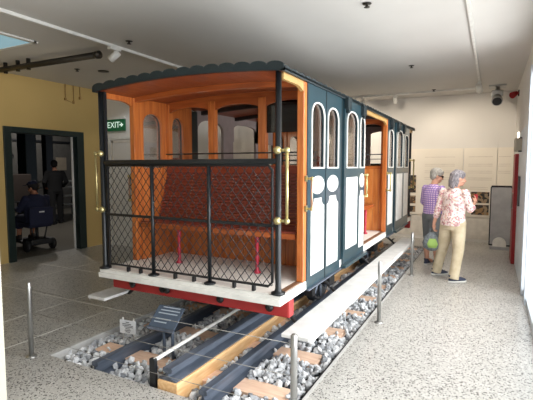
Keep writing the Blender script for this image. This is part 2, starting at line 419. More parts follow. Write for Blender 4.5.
# signs in the pit
def place_rot(o, loc, rz): o.location = loc; o.rotation_euler.z = rz
t = empty('notice_sign', (-3.04, 2.95, -.02), R(8))
MB().box(-.09, .09, -.004, .004, .07, .20).build('notice_board', M['signw'], t, local=True)
bb = MB()
for (z, w, dx) in [(.18, .04, .0), (.163, .10, -.01), (.148, .12, 0), (.133, .10, .01), (.117, .05, .0), (.101, .07, .0), (.086, .05, .0)]: bb.box(dx-w/2, dx+w/2, -.0055, -.0042, z-.0035, z+.0035)
bb.build('printed_lines', M['ink'], t, local=True)
for s in (-1, 1): MB().tube([(s*.062, .008, 0), (s*.062, .008, .222)], .006).build('stake', M['plastic'], t, local=True)
tag(t, 'small white printed notice on two stakes in the stones, left of rails', 'sign')
t = empty('plaque_stand', (-2.46, 2.86, -.03), R(3))
tilt = Matrix.Translation((0, -.02, .375)) @ Matrix.Rotation(R(42), 4, 'X')
bb = MB().box(-.135, .135, -.11, .10, -.006, .006); bb.v = [tuple(tilt @ Vector(v)) for v in bb.v]; bb.build('plaque', M['plaque'], t, local=True)
bb = MB().box(-.137, .137, -.137, -.115, -.01, .008); bb.v = [tuple(tilt @ Vector(v)) for v in bb.v]; bb.build('plaque_edge', M['rail'], t, local=True)
bb = MB()
for z, x0, x1 in [(.085, -.08, .10), (.055, -.09, .11), (.025, -.10, .10), (-.03, -.10, .06), (-.06, -.10, .03)]: bb.box(x0, x1, z-.005, z+.005, .0062, .0074)
bb.v = [tuple(tilt @ Vector(v)) for v in bb.v]; bb.build('lettering_lines', M['plaqtxt'], t, local=True)
for x in (-.04, .05): MB().tube([(x, -.01, 0), (x, -.02, .36)], .014).build('leg', M['plaque'], t, local=True)
tag(t, 'tilted blue-grey information plaque on two posts between the rails', 'sign')

# barrier posts and wires
def stanchion(x, y, label):
    t = empty('barrier_post', (x, y, 0))
    MB().lathe([(.021, .008), (.021, .64), (.019, .655), (.012, .662)], (x, y, 0)).build('tube', M['steel'], t)
    MB().lathe([(.045, 0), (.045, .006), (.03, .014), (.021, .016)], (x, y, 0)).build('base_flange', M['steel'], t)
    tag(t, label, 'post', 'stainless barrier posts'); return t
stanchion(-3.49, 2.27, 'stainless barrier post on the dark floor left of the track pit')
stanchion(-1.0, 2.27, 'stainless barrier post at the near end of the long white footboard')
stanchion(-1.0, 4.49, 'stainless barrier post midway along the right edge of the ballast')
stanchion(-1.02, 6.72, 'stainless barrier post on the right, near the walking couple')
for z, nm in ((.60, 'topmost'), (.40, 'middle'), (.19, 'lowest')):
    tag(MB().tube([(-3.47, 2.27, z), (-2.2, 2.27, z-.02), (-1.02, 2.27, z)], .0018, 6).build('barrier_wire', M['wire']), 'thin wire strung across the front of the track, %s of three' % nm, 'wire', 'barrier wires')

# ------------------------------------------------------------------ the tram
TX0, TX1, TC = -3.28, -1.365, -2.3225
TY0, TY1, DZ = 2.85, 8.75, .68
tram = empty('tram_carriage', (TC, (TY0+TY1)/2, .05))
tag(tram, 'restored blue and white cable tram trailer with varnished timber benches on rails', 'tram')
T = tram
# deck
dk = MB().cbox(TX0-.002, TX1+.002, TY0-.02, TY1+.02, .602, .648, .006).box(TX0, TX1, TY0, TY1, .648, DZ-.004).build('platform_deck', M['tramwhite'], T)
bb = MB()
ny = 44
for i in range(ny):
    y0 = TY0+.03+(TY1-TY0-.06)*i/ny; bb.box(TX0+.05, TX1-.07, y0, y0+(TY1-TY0-.06)/ny-.002, DZ-.004, DZ)
bb.build('deck_boards', M['deckw'], dk)
MB().box(TX1-.068, TX1-.02, TY0+.12, TY1-.12, DZ-.0035, DZ+.004).build('edge_strip', M['brown'], dk)
# end beams
for ye, s in ((3.0, -1), (TY1-.15, 1)):
    bmn = MB().cbox(TX0+.0, TX1-.0, ye, ye+.1, .458, .6, .018).build('buffer_beam', M['redbeam'], T)
    for x in (-3.0, -2.63, -2.58, -2.0, -1.53):
        yy = ye-.012 if s < 0 else ye+.112
        MB().lathe([(.034, -.014), (.034, .0), (.022, .012)], (x, yy, .53), 'y', 10).build('bolt_head', M['black'], bmn)
# underframe
for x in (TX0+.28, TX1-.28): MB().box(x-.04, x+.04, 3.12, TY1-.17, .44, .6).build('sole_bar', M['black'], T)
for y in (4.75, 6.95):
    ax = MB().tube([(TC-.6, y, .375), (TC+.6, y, .375)], .045).build('axle', M['black'], T)
    for s in (-1, 1):
        x = TC+s*.535
        w = MB().lathe([(.05, -.05), (.07, -.05), (.09, -.02), (.255, -.015), (.265, -.035), (.30, -.04), (.30, .03), (.32, .034), (.32, .05), (.26, .05), (.25, .0), (.09, .01), (.05, .04)] if s < 0 else
                     [(.05, .05), (.07, .05), (.09, .02), (.255, .015), (.265, .035), (.30, .04), (.30, -.03), (.32, -.034), (.32, -.05), (.26, -.05), (.25, 0), (.09, -.01), (.05, -.04)], (x, y, .375), 'x', 32).build('wheel', M['blackgloss'], T)
        sp = MB()
        for k in range(8):
            a = k*math.pi/4; sp.tube([(x+s*.03, y+.06*math.cos(a), .375+.06*math.sin(a)), (x+s*.03, y+.26*math.cos(a), .375+.26*math.sin(a))], .018, 6)
        sp.build('spokes', M['rail'], w)
        bx = MB().cbox(x+s*.11-.07, x+s*.11+.07, y-.09, y+.09, .28, .47, .015).build('axle_box', M['black'], T)
        sg = MB()
        for k in range(5): sg.box(x+s*.13-.03, x+s*.13+.03, y-.42+.07*k, y+.42-.07*k, .575-.018*k-.016, .575-.018*k)
        sg.build('leaf_spring', M['black'], T)
        MB().tube([(x+s*.08, y-.36, .56), (x+s*.06, y-.36, .24)], .02, 8).cbox(x+s*.05-.05, x+s*.05+.05, y-.42, y-.34, .22, .4, .012).build('brake_shoe', M['black'], T)
# footboards
for s in (-1, 1):
    x = TC+s*1.06
    f = MB().cbox(x-.115, x+.115, 2.88, 7.85, .352, .38, .006).box(x+s*.115-.006, x+s*.115+.006, 2.9, 7.8, .335, .365).build('footboard', M['footw'], T)
    for y in (3.2, 4.2, 5.6, 7.3):
        MB().tube([(x-s*.40, y, .56), (x-s*.22, y, .44), (x-s*.12, y, .352), (x+s*.08, y, .347)], .018, 6).tube([(x-s*.16, y-.1, .43), (x-s*.16, y+.1, .43)], .012, 6).build('bracket', M['black'], f)
# corner posts
for y in (TY0+.04, TY1-.04):
    for s in (-1, 1):
        x = TC+s*.915-(.012 if s < 0 else 0)
        p = MB().lathe([(.055, DZ), (.055, DZ+.014), (.03, DZ+.02), (.023, DZ+.05), (.023, 2.36)], (x, y, 0)).build('corner_post', M['blackgloss'], T)
        if s < 0: MB().box(x+.01, x+.045, y+.0, y+.03, DZ, 2.34).build('jamb', M['blackgloss'], p)
        g = MB(); hx = x+s*.075; yh = y-.01
        g.tube([(hx, yh, 1.25), (hx, yh, 1.765)], .012)
        hd = g.build('grab_handle', M['brass'], T)
        for z in (1.245, 1.77):
            MB().ball((hx, yh, z), .024).ball((x, yh-.01, z), .031).tube([(x, yh, z), (hx, yh, z)], .012, 8).build('knob', M['brass'], hd)
# railings with diamond wire mesh
def gate(y):
    x0, x1 = TC-.88, TC+.88
    g = MB().cbox(x0-.02, x1+.02, y-.018, y+.018, 1.668, 1.71, .01).build('railing_frame', M['blackgloss'], T)
    MB().cbox(x0-.02, x1+.02, y-.01, y+.01, 1.19, 1.213, .004).build('middle_rail', M['blackgloss'], g)
    MB().tube([(x0+.02, y, 1.66), (x0+.02, y, .73), (x1-.05, y, .73), (x1-.015, y, .765), (x1-.015, y, 1.625), (x1-.05, y, 1.66), (x0+.02, y, 1.66)], .011, 8).build('mesh_border', M['black'], g)
    for x in (-2.645, -2.038):
        MB().tube([(x, y, DZ), (x, y, 1.66)], .017).lathe([(.05, DZ), (.05, DZ+.01), (.025, DZ+.02)], (x, y, 0), 'z', 14).build('upright', M['blackgloss'], g)
    for x in (-2.95, -2.8, -2.4, -2.2, -1.8, -1.62): MB().cbox(x-.012, x+.012, y-.015, y+.015, DZ-.002, .722, .002).build('foot_clip', M['black'], g)
    ms = MB(); w, h = .078, .098; za, zb = .735, 1.655; xa, xb = x0+.02, x1-.015
    k = -30
    for sgn in (1, -1):
        for k in range(-40, 60):
            # line x = c + sgn*(z-za)*w/h
            c = xa+k*w; pts = []
            zlo, zhi = za, zb
            t0 = (xa-c)/(sgn*w/h)+za; t1 = (xb-c)/(sgn*w/h)+za
            lo, hi = max(za, min(t0, t1)), min(zb, max(t0, t1))
            if hi-lo < .01: continue
            ms.tube([(c+sgn*(lo-za)*w/h, y+.003*sgn, lo), (c+sgn*(hi-za)*w/h, y+.003*sgn, hi)], .0036, 4, cap=False)
    ms.build('wire_mesh', M['black'], g)
gate(TY0+.04); gate(TY1-.04)

# arch-topped timber frame in a wall plane
def plane_pt(axis, w, u, z): return (w, u, z) if axis == 'x' else (u, w, z)
def arch_frame(mb, axis, w0, w1, u0, u1, z0, z1, a0, a1, s0, ztop, rise, seg=12, power=2.4):
    """sheet u0..u1 x z0..z1 of thickness w0..w1 with an opening a0..a1 x s0..ztop whose top is rounded over the last `rise`"""
    def hx(q):
        mb.hexa([plane_pt(axis, w0, *q[0]), plane_pt(axis, w0, *q[1]), plane_pt(axis, w1, *q[1]), plane_pt(axis, w1, *q[0]),
                 plane_pt(axis, w0, *q[3]), plane_pt(axis, w0, *q[2]), plane_pt(axis, w1, *q[2]), plane_pt(axis, w1, *q[3])])
    hx([(u0, z0), (a0, z0), (a0, z1), (u0, z1)]); hx([(a1, z0), (u1, z0), (u1, z1), (a1, z1)])
    if s0 > z0: hx([(a0, z0), (a1, z0), (a1, s0), (a0, s0)])
    prev = None
    for i in range(seg+1):
        t = -1+2*i/seg; t = math.sin(t*math.pi/2)
        u = (a0+a1)/2+t*(a1-a0)/2; z = ztop-rise*(1-max(0, 1-abs(t)**power)**(1/power))
        if prev: hx([prev, (u, z), (u, z1), (prev[0], z1)])
        prev = (u, z)
    return mb
def arch_outline(a0, a1, s0, ztop, rise, seg=12, power=2.4):
    pts = [(a0, s0), (a1, s0)]
    for i in range(seg+1):
        t = math.sin((1-2*i/seg)*math.pi/2)
        pts.append(((a0+a1)/2+t*(a1-a0)/2, ztop-rise*(1-max(0, 1-abs(t)**power)**(1/power))))
    return pts
def ring(mb, axis, w0, w1, outer, inner):
    n = len(outer)
    for i in range(n):
        j = (i+1) % n
        mb.hexa([plane_pt(axis, w0, *outer[i]), plane_pt(axis, w0, *outer[j]), plane_pt(axis, w1, *outer[j]), plane_pt(axis, w1, *outer[i]),
                 plane_pt(axis, w0, *inner[i]), plane_pt(axis, w0, *inner[j]), plane_pt(axis, w1, *inner[j]), plane_pt(axis, w1, *inner[i])])
    return mb

# side panels of the enclosed bays
ZP0, ZP1 = .592, 2.345
def side_panel(s, y0, y1, a0, a1, style, out=0., inner='orange', name='side_panel', ztop=2.205):
    xs = TX1-.022+out if s > 0 else TX0+.022-out            # inner face of the blue sheet
    def X(d): return xs+s*d
    p = arch_frame(MB(), 'x', X(0), X(.028), y0, y1, ZP0, ZP1, a0, a1, 1.635, ztop, .13).build(name, M['teal'], T)
    arch_frame(MB(), 'x', X(-.03), X(-.001), y0, y1, DZ+.002, ZP1, a0, a1, 1.635, ztop, .13).build('inner_lining', M[inner], p)
    e = .010
    fr = ring(MB(), 'x', X(.026), X(.036), arch_outline(a0-.002, a1+.002, 1.633, ztop+.002, .134), arch_outline(a0+e, a1-e, 1.635+e, ztop-e, .125)).build('window_frame', M['tramwhite'], p)
    MB().prism(arch_outline(a0, a1, 1.635, ztop, .13), 'x', X(.008), X(.012)).build('pane', M['glass'], fr)
    c, hw = (a0+a1)/2, (a1-a0)/2+.0
    if style == 'oval':
        MB().prism([(c+hw*math.cos(t*math.pi/16), 1.488+.08*math.sin(t*math.pi/16)) for t in range(32)], 'x', X(.027), X(.032)).build('oval_panel', M['tramwhite'], p)
        zt, nt, r = 1.37, 1.30, min(.07, hw*.5)
        poly = [(c-hw, .705), (c+hw, .705), (c+hw, nt)]
        poly += [(c+hw-r*math.sin(k*math.pi/12), zt-(zt-nt)*math.cos(k*math.pi/12)) for k in range(1, 7)]
        poly += [(c-hw+r*math.sin(k*math.pi/12), zt-(zt-nt)*math.cos(k*math.pi/12)) for k in range(6, 0, -1)]
        poly += [(c-hw, nt)]
        MB().prism(poly, 'x', X(.027), X(.032)).build('white_panel', M['tramwhite'], p)
    else:
        MB().prism([(c-hw, .77), (c+hw, .77), (c+hw, 1.535), (c-hw, 1.535)], 'x', X(.027), X(.032)).build('white_panel', M['tramwhite'], p)
    MB().box(min(X(.028), X(.05)), max(X(.028), X(.05)), y0, y1, ZP0, ZP0+.012).build('drip_bead', M['rail'], p)
    return p
def hanger(s, y, out=.03):
    x = TX1+.03 if s > 0 else TX0-.03
    MB().cbox(x-.03, x+.03, y-.06, y+.06, 2.235, 2.345, .01).box(x-.02, x+.02, y-.03, y+.03, 2.2, 2.24).build('door_hanger', M['valance'], T)
for s in (1, -1):
    side_panel(s, 3.345, 3.79, *((3.425, 3.745) if s > 0 else (3.415, 3.70)), 'oval')
    side_panel(s, 3.79, 4.235, *((3.83, 4.15) if s > 0 else (3.875, 4.075)), 'oval')
    if s > 0: MB().box(TX1+.0065, TX1+.010, 3.782, 3.797, ZP0, 2.34).build('joint_strip', M['valance'], T)
    if s > 0: MB().cbox(TX1-.04, TX1-.004, 4.236, 4.31, ZP0, 2.345, .005).build('side_post', M['valance'], T)
    if s > 0:
        side_panel(s, 4.31, 4.87, 4.385, 4.80, 'door', .014, name='sliding_door', ztop=2.235)
        side_panel(s, 4.87, 5.13, 4.90, 5.10, 'oval', .012, ztop=2.225)
        side_panel(s, 6.47, 6.95, 6.52, 6.86, 'door', 0)
        side_panel(s, 7.0, 7.68, 7.1, 7.58, 'door', .014, name='sliding_door', ztop=2.235)
        side_panel(s, 7.72, 8.30, 7.82, 8.22, 'door', 0)
        for y in (4.37, 4.98, 6.6, 7.1, 7.6): hanger(s, y)
        MB().box(TX1+.008, TX1+.06, 4.28, 5.14, .592, .625).build('door_track', M['teal'], T)
        MB().box(TX1+.008, TX1+.06, 6.98, 7.7, .592, .625).build('door_track', M['teal'], T)
    else:
        MB().box(TX0-.03, TX0+.03, 4.235, 4.38, DZ, 2.32).build('door_jamb', M['darkgreen'], T)
        arch_frame(MB(), 'x', TX0-.02, TX0+.02, 4.38, 5.23, DZ, 2.36, 4.40, 4.98, 1.5, 2.24, .14).build('bay_frame', M['greyin'], T)
        arch_frame(MB(), 'x', TX0-.02, TX0+.02, 5.23, 6.6, 2.0, 2.36, 5.25, 5.9, 2.0, 2.25, .07).build('arch_header', M['greyin'], T)
        MB().box(TX0-.02, TX0+.02, 5.9, 6.1, DZ, 2.36).build('bay_post', M['greyin'], T)
        side_panel(s, 6.47, 6.95, 6.52, 6.86, 'door', 0)
        side_panel(s, 7.0, 7.68, 7.1, 7.58, 'door', .0)
        side_panel(s, 7.72, 8.30, 7.82, 8.22, 'door', 0)
# timber corner pillars and eave boards
for s in (1, -1):
    xs = (TX1-.06, TX1-.001) if s > 0 else (TX0+.001, TX0+.06)
    for y0, y1 in ((3.275, 3.343), (5.133, 5.18), (6.41, 6.468), (8.302, 8.36)):
        if s < 0 and y0 in (5.133, 6.41): continue
        MB().cbox(xs[0], xs[1], y0, y1, DZ, 2.34, .006).build('pillar', M['orange'], T)
    for y0, y1, l, r in ((TY0+.05, 3.343, 0, 1), (5.135, 6.468, 0, 1), (8.302, TY1-.05, 1, 0)):
        if s < 0 and y0 == 5.135: continue
        n_ = 14; top = []
        for i in range(n_+1):
            t = i/n_; y = y0+(y1-y0)*t
            d = (y1-y)/.2 if r else (y-y0)/.2
            z = 2.29-(.075*(1-min(1, d))**2 if d < 1 else 0)
            top.append((y, z))
        xb = (TX1-.035, TX1-.005) if s > 0 else (TX0+.005, TX0+.035)
        e = MB()
        for a, c in zip(top, top[1:]):
            e.hexa([(xb[0], a[0], a[1]), (xb[1], a[0], a[1]), (xb[1], c[0], c[1]), (xb[0], c[0], c[1]), (xb[0], a[0], 2.345), (xb[1], a[0], 2.345), (xb[1], c[0], 2.345), (xb[0], c[0], 2.345)])
        e.build('eave_board', M['tan' if s > 0 else 'orange'], T)
# side grab handles
for s in (1, -1):
    x = TX1+.06 if s > 0 else TX0-.06
    for y, m in ((3.31, 'copper'), (5.08, 'brass'), (6.43, 'brass')):
        z0, z1 = 1.30, 1.55
        h = MB().tube([(x, y, z0), (x, y, z1)], .009).build('grab_handle', M[m], T)
        for z in (z0, z1):
            MB().ball((x, y, z), .018).tube([(x, y, z), (x-s*.06, y, z)], .01, 8).box(min(x-s*.058, x-s*.046), max(x-s*.058, x-s*.046), y-.02, y+.02, z-.025, z+.025).build('knob', M['brass'], h)

# roof ---------------------------------------------------------------
HW = .98
def zroof(x): return 2.40-.05*((x-TC)/HW)**2
RY0, RY1 = TY0-.01, TY1+.07
nx = 24
def roof_sheet(x0, x1, y0, y1, dz0, dz1, n_=nx):
    m_ = MB()
    for i in range(n_):
        a, c = x0+(x1-x0)*i/n_, x0+(x1-x0)*(i+1)/n_
        m_.hexa([(a, y0, zroof(a)+dz0), (c, y0, zroof(c)+dz0), (c, y1, zroof(c)+dz0), (a, y1, zroof(a)+dz0), (a, y0, zroof(a)+dz1), (c, y0, zroof(c)+dz1), (c, y1, zroof(c)+dz1), (a, y1, zroof(a)+dz1)])
    return m_
rf = roof_sheet(TC-HW, TC+HW, RY0+.02, RY1-.02, .0, .012).build('roof', M['valance'], T)
bb = MB(); nb = 16
for i in range(nb):
    a, c = TC-HW+.02+2*(HW-.02)*i/nb, TC-HW+.02+2*(HW-.02)*(i+1)/nb-.004
    bb.hexa([(a, RY0+.03, zroof(a)-.014), (c, RY0+.03, zroof(c)-.014), (c, RY1-.03, zroof(c)-.014), (a, RY1-.03, zroof(a)-.014), (a, RY0+.03, zroof(a)-.001), (c, RY0+.03, zroof(c)-.001), (c, RY1-.03, zroof(c)-.001), (a, RY1-.03, zroof(a)-.001)])
bb.build('ceiling_boards', M['ceilw'], rf)
for y in (3.32,):
    roof_sheet(TC-HW+.03, TC+HW-.03, y-.03, y+.03, -.06, -.0145).build('ceiling_rib', M['orangeh'], rf)
for y in (4.5, 5.3, 6.0, 6.6, 7.4, 8.25): roof_sheet(TC-HW+.03, TC+HW-.03, y-.03, y+.03, -.06, -.0145).build('ceiling_rib', M['oldwood'], rf)
# scalloped valance: a band whose top edge is a row of half rounds
def scallops(n_, lo, hi, base, top, fn):
    """fn(u, z) -> prism point pair"""
    pts = []
    for i in range(n_):
        for k in range(9):
            t = math.pi*(1-k/8); u = lo+(hi-lo)*(i+.5+.5*math.cos(t))/n_
            pts.append((u, math.sin(t)**.8 if math.sin(t) > 0 else 0))
    m_ = MB()
    for (a, za), (c, zc) in zip(pts, pts[1:]):
        if c-a < 1e-5: continue
        m_.hexa([fn(a, 0, 0), fn(c, 0, 0), fn(c, 0, 1), fn(a, 0, 1), fn(a, 1, 0, za), fn(c, 1, 0, zc), fn(c, 1, 1, zc), fn(a, 1, 1, za)])
    return m_
for yv, nm in ((RY0, 'front'), (RY1-.025, 'rear')):
    def fn(u, top, back, sc=0): return (u, yv+.025*back, zroof(u)-.012+(.036+.032*sc if top else 0))
    scallops(14, TC-HW-.0, TC+HW+.0, 0, 0, fn).build('roof_valance', M['valance'], rf)
for xs in (TC-HW, TC+HW-.022):
    def fn(u, top, back, sc=0): return (xs+.022*back, u, 2.336+(.016+.03*sc if top else 0))
    scallops(44, RY0, RY1, 0, 0, fn).build('roof_valance', M['valance'], rf)

# bulkheads ----------------------------------------------------------
def bulkhead(y, mt, bays, z0=1.62, header=True, pm='orange'):
    x0, x1 = TX0+.03, TX1-.03
    bk = MB().cbox(x0, x1, y-.028, y+.028, z0-.005, z0+.035, .005).build('bulkhead', M[pm], T)
    for x in bays: MB().cbox(x-.042, x+.042, y-.03, y+.03, z0+.035, 2.33, .006).build('post', M[pm], bk)
    h = MB()
    for a, c in zip(bays, bays[1:]):
        arch_frame(h, 'y', y-.018, y+.018, a, c, 2.0, 2.40, a+.03, c-.03, 2.0, 2.285, .06, 10, 1.8)
    h.build('header', M[mt], bk)
    return bk
BX = [TX0+.05, -2.62, -2.02, TX1-.05]
bk = bulkhead(3.80, 'orangeh', BX)
MB().prism(arch_outline(BX[2]+.03, BX[3]-.03, 1.98, 2.285, .06, 10, 1.8), 'y', 3.795, 3.80).build('smoked_pane', M['smoke'], bk)
MB().tube([(TX0+.05, 3.765, 1.785), (TX1-.05, 3.765, 1.785)], .008, 6).tube([(TX0+.05, 3.765, 1.705), (TX1-.05, 3.765, 1.705)], .006, 6).build('guard_bars', M['black'], bk)
def planks(x0, x1, y, z0, z1, n_, m, nm, parent):
    q = MB()
    for i in range(n_):
        a = x0+(x1-x0)*i/n_; q.cbox(a, a+(x1-x0)/n_-.003, y-.012, y+.012, z0, z1, .004)
    return q.build(nm, m, parent)
planks(TX0+.03, TX1-.03, 3.80, DZ, 1.66, 20, M['orange'], 'plank_wall', bk)
bk2 = bulkhead(6.52, 'orangeh', [TX0+.05, -2.75, -1.84, TX1-.06])
planks(TX0+.03, TX1-.03, 6.52, DZ, 1.66, 20, mat('lit_plank_timber', (222, 146, 76), .35, c2=(196, 116, 54), scale=4, stretch=(9, 9, .8), coat=.2), 'plank_wall', bk2)  # same timber, colour lightened to stand for light through the side opening
MB().tube([(TX0+.05, 6.48, 1.83), (TX1-.05, 6.48, 1.83)], .008, 6).tube([(TX0+.05, 6.48, 1.76), (TX1-.05, 6.48, 1.76)], .006, 6).build('guard_bars', M['black'], bk2)
bk3 = bulkhead(7.9, 'greyin', [TX0+.05, -2.62, -2.02, TX1-.05], pm='greyin')
planks(TX0+.03, TX1-.03, 7.9, DZ, 1.66, 20, M['orange'], 'plank_wall', bk3)
# benches ------------------------------------------------------------
def bench(y_front, y_back, d):
    """cross bench, seat front at y_front, back slats up to y_back; d=+1 back lies toward +Y"""
    x0, x1 = TX0+.082, TX1-.082
    b_ = MB().cbox(x0, x1, min(y_front, y_front+d*.035), max(y_front, y_front+d*.035), 1.03, 1.078, .006).build('bench', M['orangeh'], T)
    st = MB(); sc = MB()
    path = []
    for i in range(6): path.append((y_front+d*(.045+i*.047), 1.083-.012*math.sin(i/5*math.pi), 0))
    ybk = y_front+d*.30
    for i in range(15):
        t = i/14; path.append((ybk+(y_back-ybk)*t**.8, 1.10+.46*t, 1))
    for k, (y, z, up) in enumerate(path):
        if up: st.cbox(x0, x1, y-.012, y+.012, z-.0135, z+.0135, .003)
        else: st.cbox(x0, x1, y-.02, y+.02, z-.01, z+.01, .003)
        if up:
            for j in range(7):
                xx = x0+.12+j*(x1-x0-.24)/6; sc.ball((xx, y-d*.0125, z), .0045, 6)
    nf = len(st.f); st.add(sc.v, sc.f, True); so = st.build('slats', M['slat'], b_); so.data.materials.append(M['screw'])
    for pl in so.data.polygons[nf:]: pl.material_index = 1
    MB().cbox(x0, x1, y_back-.02, y_back+.025, 1.575, 1.655, .01).build('top_board', mat('back_board', (142, 60, 34), .35, c2=(120, 46, 26), scale=5, stretch=(.8, 9, 9)), b_)
    for x in (-2.76, -1.865):
        yl = y_front+d*.10
        MB().lathe([(.034, DZ), (.034, DZ+.012), (.017, DZ+.03), (.015, DZ+.12), (.022, DZ+.14), (.015, DZ+.16), (.015, DZ+.26), (.022, DZ+.28), (.02, DZ+.385)], (x, yl, 0), 'z', 12).build('leg', M['redleg'], b_)
    return b_
bench(3.29, 3.745, 1)
bench(8.32, 7.95, -1)
# bench ends (shaped boards against the side panels)
for s in (1, -1):
    x = (TX1-.08, TX1-.056) if s > 0 else (TX0+.056, TX0+.08)
    poly = [(3.345, DZ), (3.78, DZ), (3.78, 1.66), (3.70, 1.66), (3.70, 1.60), (3.68, 1.56), (3.665, 1.45), (3.66, 1.25), (3.62, 1.13), (3.5, 1.10), (3.345, 1.10)]
    MB().prism(poly, 'x', x[0], x[1]).build('bench_end', M['orange'], T)
# outward-facing centre bench
cb = MB().cbox(-1.60, -1.55, 5.2, 6.5, 1.04, 1.085, .006).build('side_bench', M['orangeh'], T)
q = MB()
for i in range(6): q.cbox(-1.65-i*.055, -1.603-i*.055, 5.2, 6.5, 1.07, 1.085, .003)
q.build('seat_slats', M['orangeh'], cb)
q = MB()
for i in range(9): q.cbox(-1.98-i*.006, -1.955-i*.006, 5.2, 6.5, 1.13+i*.055, 1.175+i*.055, .003)
q.build('back_slats', M['orangeh'], cb)
MB().box(-2.06, -2.0, 5.2, 6.5, DZ, 1.62).build('bench_partition', M['orange'], cb)
for y in (5.35, 6.12):
    MB().lathe([(.034, DZ), (.034, DZ+.012), (.017, DZ+.03), (.015, DZ+.15), (.022, DZ+.17), (.015, DZ+.19), (.02, DZ+.36)], (-1.585, y, 0), 'z', 12).build('leg', M['redleg'], cb)

# ------------------------------------------------------------------ wall and ceiling fittings
t = empty('exit_sign', (-6.83, AY-.02, 2.36))
MB().cbox(-7.05, -6.55, AY-.06, AY-.01, 2.37, 2.60, .006).build('sign_face', M['green'], t)
MB().box(-7.06, -6.54, AY-.075, AY, 2.602, 2.65).build('housing', M['plastic'], t)
mt_ = Matrix.Translation((-6.84, AY-.062, 2.485)) @ Matrix.Rotation(R(90), 4, 'X')
text_mesh('lettering', 'EXIT', .172, M['exitw'], t, mt_, .001)
MB().prism([(-6.67, 2.475), (-6.63, 2.475), (-6.63, 2.44), (-6.57, 2.487), (-6.63, 2.535), (-6.63, 2.50), (-6.67, 2.50)], 'y', AY-.0635, AY-.061).build('arrow', M['exitw'], t)
tag(t, 'green exit sign with arrow on the pale wall above the white door', 'sign')

def track(pts, label):
    o = MB()
    for p, q in zip(pts, pts[1:]):
        if abs(p[0]-q[0]) < .01: o.box(p[0]-.016, p[0]+.016, min(p[1], q[1]), max(p[1], q[1]), CH-.035, CH)
        else: o.box(min(p[0], q[0])-.022, max(p[0], q[0])+.022, p[1]-.016, p[1]+.016, CH-.035, CH)
    return tag(o.build('lighting_track', M['plastic']), label, 'lighting track', 'ceiling lighting tracks')
track([(-4.39, -1, 0), (-4.39, 9.6, 0)], 'long white lighting track on the dim ceiling left of the tram')
track([(-.25, 1, 0), (-.25, 9.66, 0)], 'slim white lighting track running lengthwise on the bright right ceiling')
track([(-4.36, 9.66, 0), (-.28, 9.66, 0)], 'white lighting track crossing the ceiling near the display wall')
def spotlight(x, y, d, label, s=1.):
    t = empty('spotlight', (x, y, CH-.18))
    MB().cbox(x-.03, x+.03, y-.09, y+.09, CH-.07, CH-.036, .006).tube([(x, y, CH-.07), (x, y, CH-.1)], .012, 8).build('adapter', M['plastic'], t)
    d = Vector(d).normalized(); c = Vector((x, y, CH-.14))
    h = MB().tube([c-d*.1*s, c-d*.09*s, c+d*.1*s, c+d*.105*s], [.04*s, .06*s, .065*s, .055*s], 18).build('lamp_head', M['plastic'], t)
    return tag(t, label, 'spotlight', 'track spotlights')
spotlight(-4.39, 4.15, (-.6, -.2, -.5), 'white spotlight on the left track beside the dark pipe', .75)
spotlight(-.25, 8.9, (.1, .8, -.5), 'white spotlight at the far end of the right lengthwise track', .9)
spotlight(-1.9, 9.66, (0, .8, -.6), 'small white spotlight on the cross track above the display wall', .7)
spotlight(-2.6, 9.66, (0, .8, -.6), 'small white spotlight on the cross track just above the tram roof', .7)
# dark pipe with clamps
t = empty('ceiling_pipe', (-6, 4.12, 2.95))
MB().tube([(-7.2, 4.05, CH-.1), (-4.66, 4.12, CH-.1)], .042, 14).build('pipe', M['pipe'], t)
MB().lathe([(.052, 0), (.052, .06)], (-4.69, 4.12, CH-.1), 'x').build('end_collar', M['pipe'], t)
for x in (-6.6, -6.3, -6.05): MB().tube([(x, 4.08, CH-.16), (x, 4.08, CH)], .03, 8).build('clamp', M['pipe'], t)
tag(t, 'thick dark pipe hanging under the ceiling at upper left', 'pipe')
def sprinkler(x, y, label):
    t = MB().lathe([(.045, CH-.006), (.04, CH-.012), (.014, CH-.014), (.012, CH-.035), (.028, CH-.037), (.028, CH-.042)], (x, y, 0), 'z', 14).build('sprinkler_head', M['pipe'])
    tag(t, label, 'sprinkler', 'ceiling sprinklers')
sprinkler(-4.08, 4.1, 'small dark sprinkler above the left front of the tram, right of the spotlight')
sprinkler(-1.16, 7.1, 'small dark sprinkler in the middle of the bright right ceiling')
sprinkler(-1.12, 4.24, 'small dark sprinkler at the top edge of the picture above the tram')
sprinkler(-5.98, 4.86, 'small dark sprinkler under the dim ceiling near the ochre wall')
sprinkler(-1.10, 9.5, 'small dark sprinkler next to the cross track by the far wall')
tag(MB().lathe([(.09, CH-.008), (.085, CH-.016), (.05, CH-.02)], (-5.72, 5.16, 0)).build('ceiling_vent', M['pipe']), 'round dark ceiling vent just off the tram roof left corner', 'vent')
tag(MB().lathe([(.07, CH-.006), (.06, CH-.02), (.03, CH-.03)], (-5.6, 4.35, 0)).build('downlight', M['lampglow']), 'tiny lit white downlight below the dark pipe', 'light')
t = empty('skylight_panel', (-5.7, 3.1, CH-.02))
MB().prism([(-5.17, 3.55), (-5.9, 3.55), (-6.6, 3.2), (-6.6, 2.1), (-5.22, 2.1)], 'z', CH-.012, CH-.004).build('panel', M['sky'], t)
MB().box(-5.19, -5.13, 2.1, 3.58, CH-.02, CH-.001).box(-6.2, -5.13, 3.55, 3.6, CH-.02, CH-.001).build('frame', M['plastic'], t)
tag(t, 'pale blue ceiling light panel with white frame, far upper left', 'ceiling light')
t = empty('wall_conduits', (XL+.02, 5.85, 2.95))
